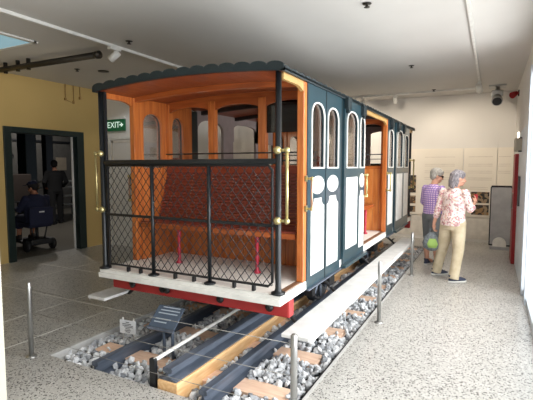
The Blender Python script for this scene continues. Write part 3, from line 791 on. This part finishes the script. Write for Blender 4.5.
for y_, l_ in ((5.62, .26), (5.8, .3), (5.95, .2)): MB().tube([(XL+.02, y_, CH), (XL+.02, y_, CH-l_)], .009, 8).box(XL+.001, XL+.03, y_-.018, y_+.018, CH-l_-.05, CH-l_).build('conduit', M['tan'], t)
MB().tube([(XL+.02, 5.62, CH-.3), (XL+.02, 5.8, CH-.34)], .006, 6).build('cross_link', M['tan'], t)
tag(t, 'thin ochre conduits dropping from the ceiling on the yellow wall', 'conduit')
# projector hung from ceiling and red sounder
t = empty('ceiling_speaker', (.05, 9.6, 2.82))
MB().box(-.1, .2, 9.5, 9.8, CH-.03, CH).tube([(.05, 9.65, CH-.03), (.05, 9.65, CH-.16)], .04, 10).build('mount', M['steel'], t)
MB().cbox(-.05, .15, 9.52, 9.76, CH-.22, CH-.1, .015).build('body', M['steel'], t)
MB().tube([(.05, 9.66, CH-.2), (.05, 9.50, CH-.30), (.05, 9.46, CH-.325)], [.09, .10, .095], 20).build('drum', M['steel'], t)
MB().tube([(.05, 9.462, CH-.325), (.05, 9.452, CH-.331)], [.083, .078], 20).build('lens', M['black'], t)
tag(t, 'round black-faced projector unit hanging from the ceiling near the back wall', 'projector')
t = empty('alarm_sounder', (.37, 9.6, 2.95))
MB().box(XR-.02, XR, 9.56, 9.64, 2.99, 3.10).build('bracket', M['black'], t)
MB().tube([(XR-.02, 9.6, 3.05), (XR-.05, 9.56, 3.04), (XR-.12, 9.46, 2.99)], [.025, .04, .062], 16).build('horn', M['red'], t)
tag(t, 'red horn sounder high in the corner on the right wall', 'alarm')
t = empty('wall_speaker', (XR-.08, 7.7, 1.86))
MB().cbox(XR-.12, XR-.01, 7.55, 7.85, 1.88, 2.08, .01).build('cabinet', mat('beige_case', (188, 176, 156), .5), t)
MB().box(XR-.10, XR-.02, 7.53, 7.549, 1.89, 2.07).build('grille', mat('beige_grille', (170, 160, 142), .6), t)
MB().cbox(XR-.07, XR-.005, 7.545, 7.56, 1.87, 2.09, .004).build('mount_plate', M['black'], t)
tag(t, 'beige box speaker on the right wall above the red panel', 'speaker')
tag(MB().lathe([(.05, -.03), (.06, -.015), (.06, 0)], (XR, 8.9, 2.2), 'x').build('wall_light', M['lampglow']), 'small round white light on the right wall', 'light')
t = empty('red_panel', (XR-.05, 8.6, 0))
MB().cbox(XR-.075, XR-.012, 8.3, 8.9, .0, 1.86, .008).build('leaf', M['red'], t)
MB().tube([(XR-.1, 8.36, .95), (XR-.1, 8.36, 1.2)], .012, 8).tube([(XR-.1, 8.36, .95), (XR-.07, 8.36, .95)], .01, 8).tube([(XR-.1, 8.36, 1.2), (XR-.07, 8.36, 1.2)], .01, 8).build('handle', M['steel'], t)
tag(t, 'tall narrow red door leaf standing against the right wall', 'door leaf')

# display boards on the back wall
def board(x0, x1, z0, z1, label, pics, lines):
    t = empty('display_board', ((x0+x1)/2, YB-.02, z0))
    MB().box(x0, x1, YB-.03, YB-.002, z0, z1).build('panel', M['panelw'], t)
    q = MB()
    for (a, c, z) in lines: q.box(a, c, YB-.0325, YB-.031, z-.006, z+.006)
    q.build('printed_lines', M['inkl'], t)
    for (a, c, z, w) in pics: MB().box(a, c, YB-.036, YB-.031, z, w).build('picture', M['photo'], t)
    tag(t, label, 'display board', 'display boards on the back wall')
L1 = []
for z in (1.86, 1.70, 1.66, 1.55, 1.51, 1.40, 1.36): L1.append((-1.35, -.72, z))
board(-1.75, -.56, .55, 2.05, 'white printed display board behind the man in purple check', [(-1.7, -1.53, 1.05, 1.45), (-1.7, -1.53, .8, .98), (-1.7, -1.53, .6, .74)], L1)
L1 = [(-.45, .02, z) for z in (1.86, 1.70, 1.66, 1.55, 1.51, 1.40, 1.36)]
board(-.54, .1, .55, 2.05, 'white display board with two photographs, in front of the woman', [(-.38, -.02, .86, 1.10), (-.36, -.02, .60, .82)], L1+[(-.4, -.05, 1.2), (-.4, -.05, 1.16)])
L1 = [(.13, .36, z) for z in (1.86, 1.70, 1.66, 1.55, 1.51)]
board(.11, .405, .55, 2.05, 'narrow white display board in the right corner, above the grey screen', [], L1)
b = MB().box(-2.2, .4, YB-.012, YB-.001, .06, .545).box(-2.2, .4, YB-.02, YB-.001, .545, .55); struct(b, 'trim_%d' % n, M['skirt']); n += 1
# grey arch-topped screen
t = empty('grey_screen', (.22, 9.75, 0))
pts = [(.02, .09), (.375, .09), (.375, 1.21), (.36, 1.235), (.03, 1.235), (.02, 1.21)]
MB().prism([(.0, .06), (.39, .06), (.39, 1.22), (.37, 1.27), (.02, 1.27), (.0, 1.22)], 'y', 9.72, 9.78).build('frame', M['black'], t)
MB().prism(pts, 'y', 9.712, 9.722).build('panel', M['kiosk'], t)
MB().prism([(0.19+.12*math.cos(k*math.pi/16), .12+.12*math.sin(k*math.pi/16)) for k in range(17)]+[(.07, .0), (.31, .0)], 'y', 9.62, 9.70).build('foot', M['plastic'], t)
MB().box(.02, .36, 9.6, 9.85, 0, .06).build('base', M['kiosk'], t)
tag(t, 'grey free-standing screen with black frame in the right corner', 'screen')

# ------------------------------------------------------------------ people
def remesh(mb, name, m, parent, vox=.008, smooth=6, fac=.5):
    o = mb.build(name, m, None, local=True)
    r = o.modifiers.new('r', 'REMESH'); r.mode = 'VOXEL'; r.voxel_size = vox; r.use_smooth_shade = True
    s_ = o.modifiers.new('s', 'SMOOTH'); s_.iterations = smooth; s_.factor = fac
    dg = bpy.context.evaluated_depsgraph_get(); dg.update()
    me = bpy.data.meshes.new_from_object(o.evaluated_get(dg)); me.materials.clear(); me.materials.append(m)
    for p in me.polygons: p.use_smooth = True
    bpy.data.objects.remove(o)
    n_ = bpy.data.objects.new(name, me); col.objects.link(n_); n_.parent = parent
    return n_
def cap_tube(mb, pts, rr, n=14):
    mb.tube(pts, rr, n); mb.ball(pts[0], rr[0]); mb.ball(pts[-1], rr[-1]); return mb
def xf(mb, i0, mtx):
    for i in range(i0, len(mb.v)): mb.v[i] = tuple(mtx @ Vector(mb.v[i]))
def hand(mb, wrist, direction, palm_normal, thumb_side, curl=.5, s=1.):
    """palm plus four fingers and a thumb; curl bends the fingers toward palm_normal"""
    d = Vector(direction).normalized(); nrm = Vector(palm_normal); nrm = (nrm-d*nrm.dot(d)).normalized(); sd = d.cross(nrm)*thumb_side
    w = Vector(wrist)
    for k in range(4):
        off = sd*(.024-.016*k)*s
        base = w+d*.075*s+off
        mb.tube([w+off*.6, base], [.014*s, .012*s], 8); mb.ball(base, .0115*s, 8)
        ln = [.066, .074, .069, .054][k]*s; p = base; a = curl*.5; q = [p]
        for f in (.45, .32, .23):
            p = p+(d*math.cos(a)+nrm*math.sin(a))*ln*f; q.append(p); a += curl
        mb.tube(q, [.0095*s, .0088*s, .0082*s, .0065*s], 8); mb.ball(q[-1], .0068*s, 8)
    mb.ball(w+d*.04*s, .03*s, 10)
    b0 = w+d*.025*s+sd*.024*s
    mb.tube([b0, b0+(d*.6+sd*.7+nrm*.3)*.03*s, b0+(d*.9+sd*.5+nrm*.5)*.055*s], [.013*s, .0105*s, .008*s], 8)
def head(mb, c, yaw, pitch, s=1.):
    """head with brow, nose, lips, chin and ears; faces +Y before the turn"""
    i0 = len(mb.v)
    mb.ball((0, -.012, .035), .088, 20, (.86, 1.08, 1.0)); mb.ball((0, .022, -.035), .066, 18, (.86, .95, 1.12)); mb.ball((0, .058, -.085), .026, 12, (1.1, .8, .8))
    mb.tube([(0, .078, .015), (0, .096, -.02), (0, .1, -.028)], [.008, .013, .011], 8); mb.ball((0, .103, -.03), .0125, 8)
    mb.ball((0, .084, -.058), .016, 10, (1.35, .5, .42)); mb.ball((0, .082, -.068), .014, 10, (1.25, .5, .42))
    mb.ball((0, .068, .03), .03, 12, (1.7, .5, .45))
    for sx in (-1, 1): mb.ball((sx*.077, -.008, -.012), .026, 10, (.35, .75, 1.15)); mb.ball((sx*.042, .055, -.03), .026, 10)
    mtx = Matrix.Translation(c) @ Matrix.Rotation(yaw, 4, 'Z') @ Matrix.Rotation(pitch, 4, 'X') @ Matrix.Scale(s, 4)
    xf(mb, i0, mtx); return mtx
def shoe(parent, p, yaw, m, ms, name='shoe', s=1.):
    i = MB(); mtx = Matrix.Translation(p) @ Matrix.Rotation(yaw, 4, 'Z') @ Matrix.Scale(s, 4)
    i.loft([(0, .05, .02, .045, .135), (0, .05, .045, .044, .13), (0, .03, .068, .038, .1), (0, -.02, .09, .034, .058), (0, -.03, .105, .032, .05)]); xf(i, 0, mtx)
    o = i.build(name, m, parent, local=True)
    k = MB().loft([(0, .052, .0, .045, .138), (0, .052, .02, .049, .143), (0, .052, .026, .046, .138)]); xf(k, 0, mtx); k.build('sole', ms, o, local=True)
    return o

# woman in the floral blouse, walking, right hand raised
wz = R(-28)
w = empty('person', (-.465, 6.75, 0), wz)
tag(w, 'grey-haired person in floral blouse and khaki trousers, walking with right hand raised', 'person')
hipL, hipR = (-.085, 0, .84), (.085, 0, .84)
kL, kR = (-.10, .10, .46), (.105, .03, .45)
aL, aR = (-.285, .06, .09), (.115, -.12, .10)
kL, kR = (-.185, .06, .46), (.115, -.03, .46)
shL_, shR_ = (-.165, .0, 1.275), (.165, 0, 1.275)
eL, eR = (-.225, -.03, 1.02), (.235, .05, 1.02)
haL, haR = (-.30, -.02, .79), (.185, .22, 1.12)
B = MB()
for hp, k, a in ((hipL, kL, aL), (hipR, kR, aR)): cap_tube(B, [hp, k, a], [.083, .055, .036])
B.loft([(0, 0, .80, .12, .09), (0, -.01, .86, .165, .115), (0, 0, .96, .145, .10), (0, .01, 1.1, .15, .105), (0, .005, 1.22, .165, .10), (0, 0, 1.29, .15, .075), (0, .0, 1.33, .08, .06), (0, .01, 1.36, .05, .05)])
cap_tube(B, [(0, .0, 1.32), (.035, .025, 1.42)], [.05, .046])
for sh, e, h_ in ((shL_, eL, haL), (shR_, eR, haR)): cap_tube(B, [sh, e, h_], [.048, .036, .024])
hand(B, haL, (0.02, .1, -1), (1, .2, 0), 1, .75)
hand(B, haR, (-.1, .55, .8), (-.8, .1, .2), 1, .6)
for a, yv in ((aL, .05), (aR, -.05)): cap_tube(B, [a, (a[0], a[1]+.1, .05)], [.036, .03])
hm = head(B, (.045, .04, 1.475), R(-42), R(-8), .95)
remesh(B, 'body', M['skin'], w, .007, 5)
# clothing
Q = MB().loft([(0, -.005, .80, .185, .135), (0, -.01, .88, .182, .13), (0, 0, .98, .165, .118), (0, .01, 1.1, .17, .12), (0, .005, 1.22, .182, .115), (0, 0, 1.29, .165, .088), (0, .0, 1.325, .09, .068), (0, .005, 1.345, .066, .062)])
for sh, e, h_ in ((shL_, eL, haL), (shR_, eR, haR)):
    m_ = tuple(e[i]+(h_[i]-e[i])*.45 for i in range(3)); cap_tube(Q, [sh, e, m_], [.062, .052, .046])
remesh(Q, 'blouse', M['floral'], w, .009, 5)
Q = MB()
Q.loft([(0, -.005, .74, .16, .115), (0, -.01, .84, .172, .125), (0, 0, .94, .155, .112)])
for hp, k, a in ((hipL, kL, aL), (hipR, kR, aR)):
    Q.tube([hp, tuple((hp[i]+k[i])/2 for i in range(3)), k, tuple((k[i]+a[i])/2 for i in range(3)), (a[0], a[1]-.01, .045)], [.105, .093, .078, .071, .07], 18); Q.ball(hp, .105)
remesh(Q, 'trousers', M['khaki'], w, .009, 4)
shoe(w, (aL[0], aL[1], 0), R(-28), M['shoe'], M['sole']); shoe(w, (aR[0], aR[1], 0), R(-28), M['shoe'], M['sole'])
H = MB()
H.ball((0, -.02, .048), .094, 20, (.92, 1.1, .96)); H.ball((0, -.062, -.03), .078, 18, (1.0, .6, 1.5)); H.ball((-.062, -.03, -.04), .045, 14, (.6, 1.0, 2.0)); H.ball((.062, -.04, -.03), .042, 14, (.6, .8, 1.8)); H.ball((0, .05, .085), .05, 14, (1.2, .6, .45)); H.ball((0, -.072, -.125), .056, 14, (1.25, .55, 1.0))
for k in range(26):
    a = R(40+k*10.8); q_ = (math.cos(a)*.07, -.02+math.sin(a)*-.085 if math.sin(a) > 0 else -.02, 0)
    H.tube([(q_[0]*.5, q_[1]*.6, .13), (q_[0]*1.22, q_[1]*1.2, .06), (q_[0]*1.3, q_[1]*1.25, -.05), (q_[0]*1.15, q_[1]*1.2, -.13-.02*random.random())], [.012, .016, .016, .008], 6)
xf(H, 0, hm); remesh(H, 'hair', M['hairs'], w, .008, 3)
# bag carried in her left hand
ml_ = Matrix.Translation((-.465, 6.75, 0)) @ Matrix.Rotation(wz, 4, 'Z')
bl = ml_ @ Vector((-.315, -.03, .73))
t = empty('mesh_bag', (bl.x, bl.y, bl.z-.36), R(12))
Q = MB().loft([(0, 0, 0.01, .05, .03), (0, 0, .05, .12, .06), (0, 0, .13, .14, .07), (0, 0, .22, .11, .055), (0, 0, .28, .05, .03), (0, 0, .30, .02, .02)]); Q.build('bag_body', M['bagg'], t, local=True)
Q = MB().loft([(.0, -.045, .06, .06, .022), (.0, -.052, .12, .08, .03), (.0, -.045, .2, .05, .02)]); Q.build('front_panel', M['baggreen'], t, local=True)
Q = MB().tube([(-.05, 0, .26), (-.03, 0, .34), (0, 0, .365), (.03, 0, .34), (.05, 0, .26)], .008, 8); Q.build('handle_strap', M['bagg'], t, local=True)
tag(t, 'grey mesh bag with green panel held at the side of the woman in khaki', 'bag')
# red device in raised right hand
rp_ = ml_ @ Vector((.168, .275, 1.205))
t = MB().cbox(-.026, .026, -.006, .006, -.04, .045, .005).build('hand_device', M['red'], None, local=True); t.location = rp_; t.rotation_euler = (R(-20), 0, R(-10))
tag(t, 'small red object held up in the right hand of the woman', 'phone')

# man in the purple check shirt
mz = R(-42)
w = empty('person', (-.84, 7.55, 0), mz)
tag(w, 'grey-haired person in purple checked shirt, grey shorts and sunglasses, facing the boards', 'person')
hipL, hipR = (-.085, 0, .84), (.085, 0, .84)
kL, kR = (-.095, .03, .46), (.095, .03, .46); aL, aR = (-.10, .0, .09), (.10, .02, .09)
shL_, shR_ = (-.18, .01, 1.28), (.18, .01, 1.28); eL, eR = (-.235, .02, 1.03), (.235, .05, 1.04); haL, haR = (-.20, .14, .85), (.2, .22, .93)
B = MB()
for hp, k, a in ((hipL, kL, aL), (hipR, kR, aR)): cap_tube(B, [hp, tuple((hp[i]+k[i])/2 for i in range(3)), k, (a[0], a[1]-.015, .32), a], [.085, .072, .05, .052, .034])
B.loft([(0, 0, .80, .12, .09), (0, 0, .86, .16, .115), (0, .02, .96, .155, .12), (0, .02, 1.1, .16, .12), (0, .01, 1.22, .175, .11), (0, 0, 1.29, .16, .08), (0, .0, 1.33, .085, .065), (0, .01, 1.36, .055, .055)])
cap_tube(B, [(0, .01, 1.33), (0, .05, 1.43)], [.055, .052])
for sh, e, h_ in ((shL_, eL, haL), (shR_, eR, haR)): cap_tube(B, [sh, e, h_], [.05, .04, .027])
hand(B, haL, (.3, .5, -.6), (.6, .1, 0), 1, .6); hand(B, haR, (-.2, .7, -.3), (-.6, 0, -.3), -1, .6)
for a in (aL, aR): cap_tube(B, [a, (a[0], a[1]+.1, .05)], [.036, .03])
hm = head(B, (0, .075, 1.49), R(-30), R(-14), 1.0)
remesh(B, 'body', M['skin'], w, .007, 5)
Q = MB().loft([(0, .01, .87, .18, .14), (0, .015, .96, .178, .142), (0, .02, 1.08, .18, .14), (0, .01, 1.2, .192, .128), (0, 0, 1.285, .175, .098), (0, .0, 1.33, .1, .078), (0, .01, 1.36, .068, .066)])
for sh, e in ((shL_, eL), (shR_, eR)): cap_tube(Q, [sh, tuple(sh[i]+(e[i]-sh[i])*.9 for i in range(3))], [.068, .062])
remesh(Q, 'checked_shirt', M['plaid'], w, .009, 4)
Q = MB().loft([(0, 0, .78, .16, .115), (0, .005, .86, .178, .132), (0, .01, .90, .176, .136)])
for hp, k in ((hipL, kL), (hipR, kR)): Q.tube([hp, ((hp[0]+k[0])/2, (hp[1]+k[1])/2, .64), (k[0], k[1], .43)], [.108, .102, .092], 18); Q.ball(hp, .108)
remesh(Q, 'shorts', M['greyshort'], w, .009, 4)
shoe(w, (aL[0], aL[1], 0), R(26), M['shoe'], M['sole']); shoe(w, (aR[0], aR[1], 0), R(10), M['shoe'], M['sole'])
H = MB(); H.ball((0, -.02, .05), .096, 20, (.92, 1.1, .95)); H.ball((0, -.055, .0), .08, 18, (1.02, .75, 1.0)); H.ball((0, .05, .085), .05, 14, (1.25, .7, .5))
xf(H, 0, hm); remesh(H, 'hair', M['hairg'], w, .008, 3)
gl = MB()
for sx in (-1, 1): gl.ball((sx*.033, .082, .01), .026, 12, (1.1, .5, .75)); gl.tube([(sx*.055, .075, .014), (sx*.082, .0, .01)], .006, 6)
gl.tube([(-.02, .09, .014), (.02, .09, .014)], .005, 6)
xf(gl, 0, hm); gl.build('sunglasses', M['shades'], w, local=True)

# person on the mobility scooter in the side room
sc_loc = (-8.15, 5.42, 0); sz = R(82)
t = empty('mobility_scooter', sc_loc, sz)
MB().cbox(-.2, .2, -.38, .5, .12, .17, .02).cbox(-.22, .22, -.42, -.05, .13, .24, .03).build('chassis', M['rubber'], t, local=True)
for x in (-.25, .25):
    for y in (-.3, .45):
        MB().lathe([(.04, -.035), (.1, -.035), (.115, -.02), (.115, .02), (.1, .035), (.04, .035)], (x, y, .115), 'x', 20).build('wheel', M['rubber'], t, local=True)
MB().tube([(0, -.2, .2), (0, -.2, .46)], .03, 10).tube([(-.1, -.28, .2), (-.16, -.3, .5)], .014, 8).tube([(.1, -.28, .2), (.16, -.3, .5)], .014, 8).build('seat_post', M['black'], t, local=True)
MB().cbox(-.23, .23, -.36, .1, .46, .54, .03).build('seat', M['navy'], t, local=True)
sb = MB().cbox(-.23, .23, -.42, -.34, .5, .86, .03).build('backrest', M['navy'], t, local=True)
MB().box(-.05, .05, -.425, -.4215, .76, .785).build('back_label', M['signw'], sb, local=True)
MB().tube([(0, .48, .17), (0, .42, .85), (0, .38, .92)], .022, 10).tube([(-.25, .36, .93), (.25, .36, .93)], .015, 8).build('tiller', M['black'], t, local=True)
tag(t, 'small black four-wheeled mobility scooter in the dim side room doorway', 'scooter')
w = empty('person', sc_loc, sz)
tag(w, 'seated person in dark navy clothes and cap riding the mobility scooter', 'person')
B = MB()
for s in (-1, 1):
    cap_tube(B, [(s*.1, -.18, .60), (s*.13, .2, .60), (s*.13, .27, .25)], [.09, .065, .04]); cap_tube(B, [(s*.13, .27, .25), (s*.14, .36, .21)], [.036, .03])
    cap_tube(B, [(s*.2, -.22, 1.02), (s*.27, -.1, .80), (s*.22, .2, .82)], [.055, .042, .028]); hand(B, (s*.22, .2, .82), (0, 1, .3), (0, .2, -1), -s, .7)
B.loft([(0, -.2, .52, .17, .13), (0, -.2, .66, .19, .15), (0, -.2, .85, .19, .14), (0, -.2, .98, .2, .12), (0, -.19, 1.06, .16, .09), (0, -.18, 1.1, .08, .06), (0, -.17, 1.13, .055, .055)])
cap_tube(B, [(0, -.18, 1.08), (0, -.14, 1.17)], [.052, .05])
hm = head(B, (0, -.11, 1.225), R(30), R(-10))
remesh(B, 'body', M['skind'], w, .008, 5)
Q = MB().loft([(0, -.2, .53, .2, .16), (0, -.2, .66, .22, .18), (0, -.2, .85, .22, .17), (0, -.2, .98, .22, .145), (0, -.19, 1.06, .18, .11), (0, -.18, 1.11, .09, .075)])
for s in (-1, 1): cap_tube(Q, [(s*.2, -.22, 1.02), (s*.27, -.1, .80), (s*.235, .1, .81)], [.075, .062, .05])
remesh(Q, 'jacket', M['navy'], w, .01, 4)
Q = MB()
for s in (-1, 1): Q.tube([(s*.1, -.2, .61), (s*.13, .2, .61), (s*.13, .27, .42)], [.11, .095, .085], 16); Q.ball((s*.13, .21, .6), .095)
remesh(Q, 'trousers', M['navy'], w, .01, 4)
for s in (-1, 1): shoe(w, (s*.135, .27, .17), R(-s*6), M['oldwood'], M['rubber'], 'sandal')
H = MB(); H.ball((0, -.02, .055), .098, 18, (.92, 1.1, .95)); H.ball((0, -.05, .0), .08, 14, (1.0, .75, .9)); xf(H, 0, hm); remesh(H, 'hair', M['hairb'], w, .009, 3)
H = MB(); H.loft([(0, -.01, .07, .096, .112), (0, -.01, .1, .094, .108), (0, -.015, .145, .05, .06)]); H.prism([(-.07, .08), (.07, .08), (.05, .17), (-.05, .17)], 'z', .07, .08); xf(H, 0, hm); H.build('cap', M['navy'], w, local=True)

# standing person in black
w = empty('person', (-11.1, 8.15, 0), R(70))
tag(w, 'standing person in black seen from behind in the dim side room', 'person')
B = MB()
for s in (-1, 1):
    cap_tube(B, [(s*.095, 0, .94), (s*.12, .03 if s > 0 else -.05, .52), (s*.13, .05 if s > 0 else -.14, .1)], [.095, .065, .042])
    sh, e, h_ = (s*.2, 0, 1.46), (s*.3, -.03, 1.2), (s*.23, .16, 1.05)
    cap_tube(B, [sh, e, h_], [.058, .045, .03]); hand(B, h_, (-s*.5, .6, -.3), (-s*.5, 0, -.2), s, .7)
    a = (s*.13, .05 if s > 0 else -.14, .1); cap_tube(B, [a, (a[0], a[1]+.1, .05)], [.04, .032])
B.loft([(0, 0, .9, .14, .1), (0, 0, .97, .175, .12), (0, 0, 1.1, .165, .12), (0, 0, 1.3, .19, .13), (0, 0, 1.42, .205, .12), (0, 0, 1.49, .17, .085), (0, .0, 1.53, .09, .065), (0, .01, 1.56, .06, .06)])
cap_tube(B, [(0, 0, 1.5), (0, .03, 1.62)], [.06, .056]); hm = head(B, (0, .045, 1.69), R(-15), R(-8), 1.05)
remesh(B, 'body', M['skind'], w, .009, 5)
Q = MB().loft([(0, 0, .92, .19, .14), (0, 0, 1.1, .185, .14), (0, 0, 1.3, .21, .15), (0, 0, 1.42, .225, .14), (0, 0, 1.49, .19, .1), (0, .0, 1.54, .1, .08)])
for s in (-1, 1): cap_tube(Q, [(s*.2, 0, 1.46), (s*.3, -.03, 1.2), (s*.25, .1, 1.09)], [.078, .066, .055])
remesh(Q, 'jacket', M['blackcloth'], w, .011, 4)
Q = MB().loft([(0, 0, .86, .17, .12), (0, 0, .97, .188, .135), (0, 0, 1.02, .18, .13)])
for s in (-1, 1): Q.tube([(s*.095, 0, .94), (s*.12, .03 if s > 0 else -.05, .52), (s*.13, .05 if s > 0 else -.15, .06)], [.115, .09, .08], 16); Q.ball((s*.095, 0, .94), .112)
remesh(Q, 'trousers', M['blackcloth'], w, .011, 4)
for s in (-1, 1): shoe(w, (s*.13, .05 if s > 0 else -.14, 0), R(-s*8), M['black'], M['rubber'], 'shoe', 1.08)
H = MB(); H.ball((0, -.02, .05), .098, 18, (.92, 1.1, .95)); H.ball((0, -.05, .0), .08, 14, (1.02, .75, .9)); xf(H, 0, hm); remesh(H, 'hair', M['hairb'], w, .009, 3)

# machinery and rails in the side room
t = empty('iron_column', (-12.3, 8.15, 0))
MB().cbox(-12.5, -12.1, 7.95, 8.3, 0, 3.2, .02).build('shaft', M['darkgreen'], t)
MB().cbox(-12.55, -12.05, 7.9, 8.35, 0, .25, .02).build('foot', M['darkgreen'], t)
tag(t, 'broad dark green column inside the side room left of the standing person', 'column')
t = empty('iron_post', (-12.2, 8.72, 0))
MB().cbox(-12.3, -12.1, 8.6, 8.86, 0, 3.2, .02).build('shaft', M['black'], t); MB().box(-12.34, -12.06, 8.56, 8.9, 0, .15).build('foot', M['black'], t)
tag(t, 'slimmer black post right beside the green column in the side room', 'post')
t = empty('brake_lever_stand', (-11.2, 6.9, 0))
MB().cbox(-11.5, -10.9, 6.4, 7.3, .75, 1.45, .02).build('cabinet', M['oldwood'], t)
lg = MB()
for i in range(6): lg.box(-11.45, -11.4, 6.42+i*.16, 6.47+i*.16, .0, .75)
lg.build('barred_base', M['oldwood'], t)
MB().tube([(-11.2, 6.95, 1.45), (-11.2, 6.95, 1.85)], .035, 8).build('lever', M['black'], t)
q = MB(); pts = [(-11.2+.0*k, 6.95+.07*math.cos(k*math.pi/8), 1.92+.07*math.sin(k*math.pi/8)) for k in range(17)]
q.tube(pts, .02, 8).build('ring_handle', M['black'], t)
tag(t, 'dark timber machine with a ring-topped lever at left of the side room', 'machine')
t = empty('guard_railing', (-13, 10.1, 0))
q = MB()
for z in (.35, .65, .95, 1.15): q.tube([(-13.2, 8.6, z), (-12.6, 11.6, z)], .035, 8)
q.build('rails', mat('pale_rail', (226, 222, 212), .5), t)
for y, x in ((8.7, -13.18), (10.1, -12.9), (11.5, -12.62)): MB().tube([(x, y, 0), (x, y, 1.18)], .03, 8).build('upright', M['darkwall'], t)
tag(t, 'pale horizontal guard rails behind the standing person in black', 'railing')
tag(MB().box(-14.9, -14.88, 11.0, 11.45, 1.5, 2.0).build('wall_notice', mat('dim_notice', (150, 138, 120), .8)), 'small pale notice on the dim side room wall, right of the standing head', 'notice')
tag(MB().box(-14.9, -14.8, 3, 13.8, 2.55, 2.62).build('wall_pipe', M['black']), 'thin dark horizontal pipe high on the dim side room wall', 'pipe')

# ------------------------------------------------------------------ light
def area(name, loc, rot, sx, sy, e, c=(1, 1, 1)):
    l = bpy.data.lights.new(name, 'AREA'); l.shape = 'RECTANGLE'; l.size = sx; l.size_y = sy; l.energy = e; l.color = c
    o = bpy.data.objects.new(name, l); col.objects.link(o); o.location = loc; o.rotation_euler = rot; return o
area('daylight_glazing', (1.4, 2.4, 2.7), (0, R(36), 0), 2.4, 7.6, 650, (1, .99, .965))
area('ceiling_fill', (1.7, 3.0, .5), (0, R(140), 0), 2.0, 8.0, 500, (1, .985, .95))  # added lamp brightening the right ceiling, in place of outdoor bounce
area('rear_fill', (-.6, -2.9, 2.0), (R(90), 0, R(0)), 1.6, 2.0, 8, (1, .99, .98))  # added weak fill for the tram front; the rear wall is solid
def spot(loc, tgt, e, ang, c, blend=.6):
    l = bpy.data.lights.new('gallery_and_fill_spot', 'SPOT'); l.energy = e; l.spot_size = R(ang); l.spot_blend = blend; l.color = c; l.shadow_soft_size = .08
    o = bpy.data.objects.new('gallery_and_fill_spot', l); col.objects.link(o); o.location = loc
    o.rotation_euler = (Vector(tgt)-Vector(loc)).to_track_quat('-Z', 'Y').to_euler()
for x in (-1.9, -.7): spot((x, 8.4, 3.05), (x+.3, 10.42, 1.5), 95, 90, (1, .88, .72))
spot((-3.3, 8.9, 3.05), (-3.3, 10.4, 1.9), 150, 100, (1, .89, .74))
spot((-5.6, 8.6, 3.05), (-4.4, 10.4, 1.9), 150, 110, (1, .88, .7))
spot((-4.6, 4.15, 3.0), (-7.28, 3.6, 2.0), 14, 90, (1, .86, .6))
spot((-5.9, 5.4, 3.1), (-6.6, 6.45, 1.7), 22, 70, (.95, .97, 1))
spot((-10, 7.0, 3.1), (-9.6, 6.8, 0), 170, 120, (1, .95, .9))  # added fill to brighten the side room floor, no fixture modelled
spot((-13.2, 9.4, 3.1), (-14.9, 10.2, 1.4), 110, 110, (1, .95, .9))  # added fill to lift the far wall of the side room
for y, e_ in ((4.2, 60), (6.4, 120), (7.8, 60)): spot((-.25, y, 3.1), (-1.3, y, 1.1), e_, 100, (1, .95, .88))  # fill spots added under the right track to brighten the tram side
wd = bpy.data.worlds.new('world'); scn.world = wd; wd.use_nodes = True
wd.node_tree.nodes['Background'].inputs['Color'].default_value = (.75, .85, 1, 1); wd.node_tree.nodes['Background'].inputs['Strength'].default_value = .45

# ------------------------------------------------------------------ camera
cd = bpy.data.cameras.new('camera'); cd.sensor_width = 36; cd.lens = 430/533*36; cd.clip_end = 100; cd.clip_start = .05
co = bpy.data.objects.new('camera', cd); col.objects.link(co)
co.location = (0, 0, 1.65); co.rotation_euler = (R(90-4.4547), 0, R(27.55))
scn.camera = co
scn.view_settings.view_transform = 'Standard'; scn.view_settings.look = 'None'; scn.view_settings.exposure = 0.
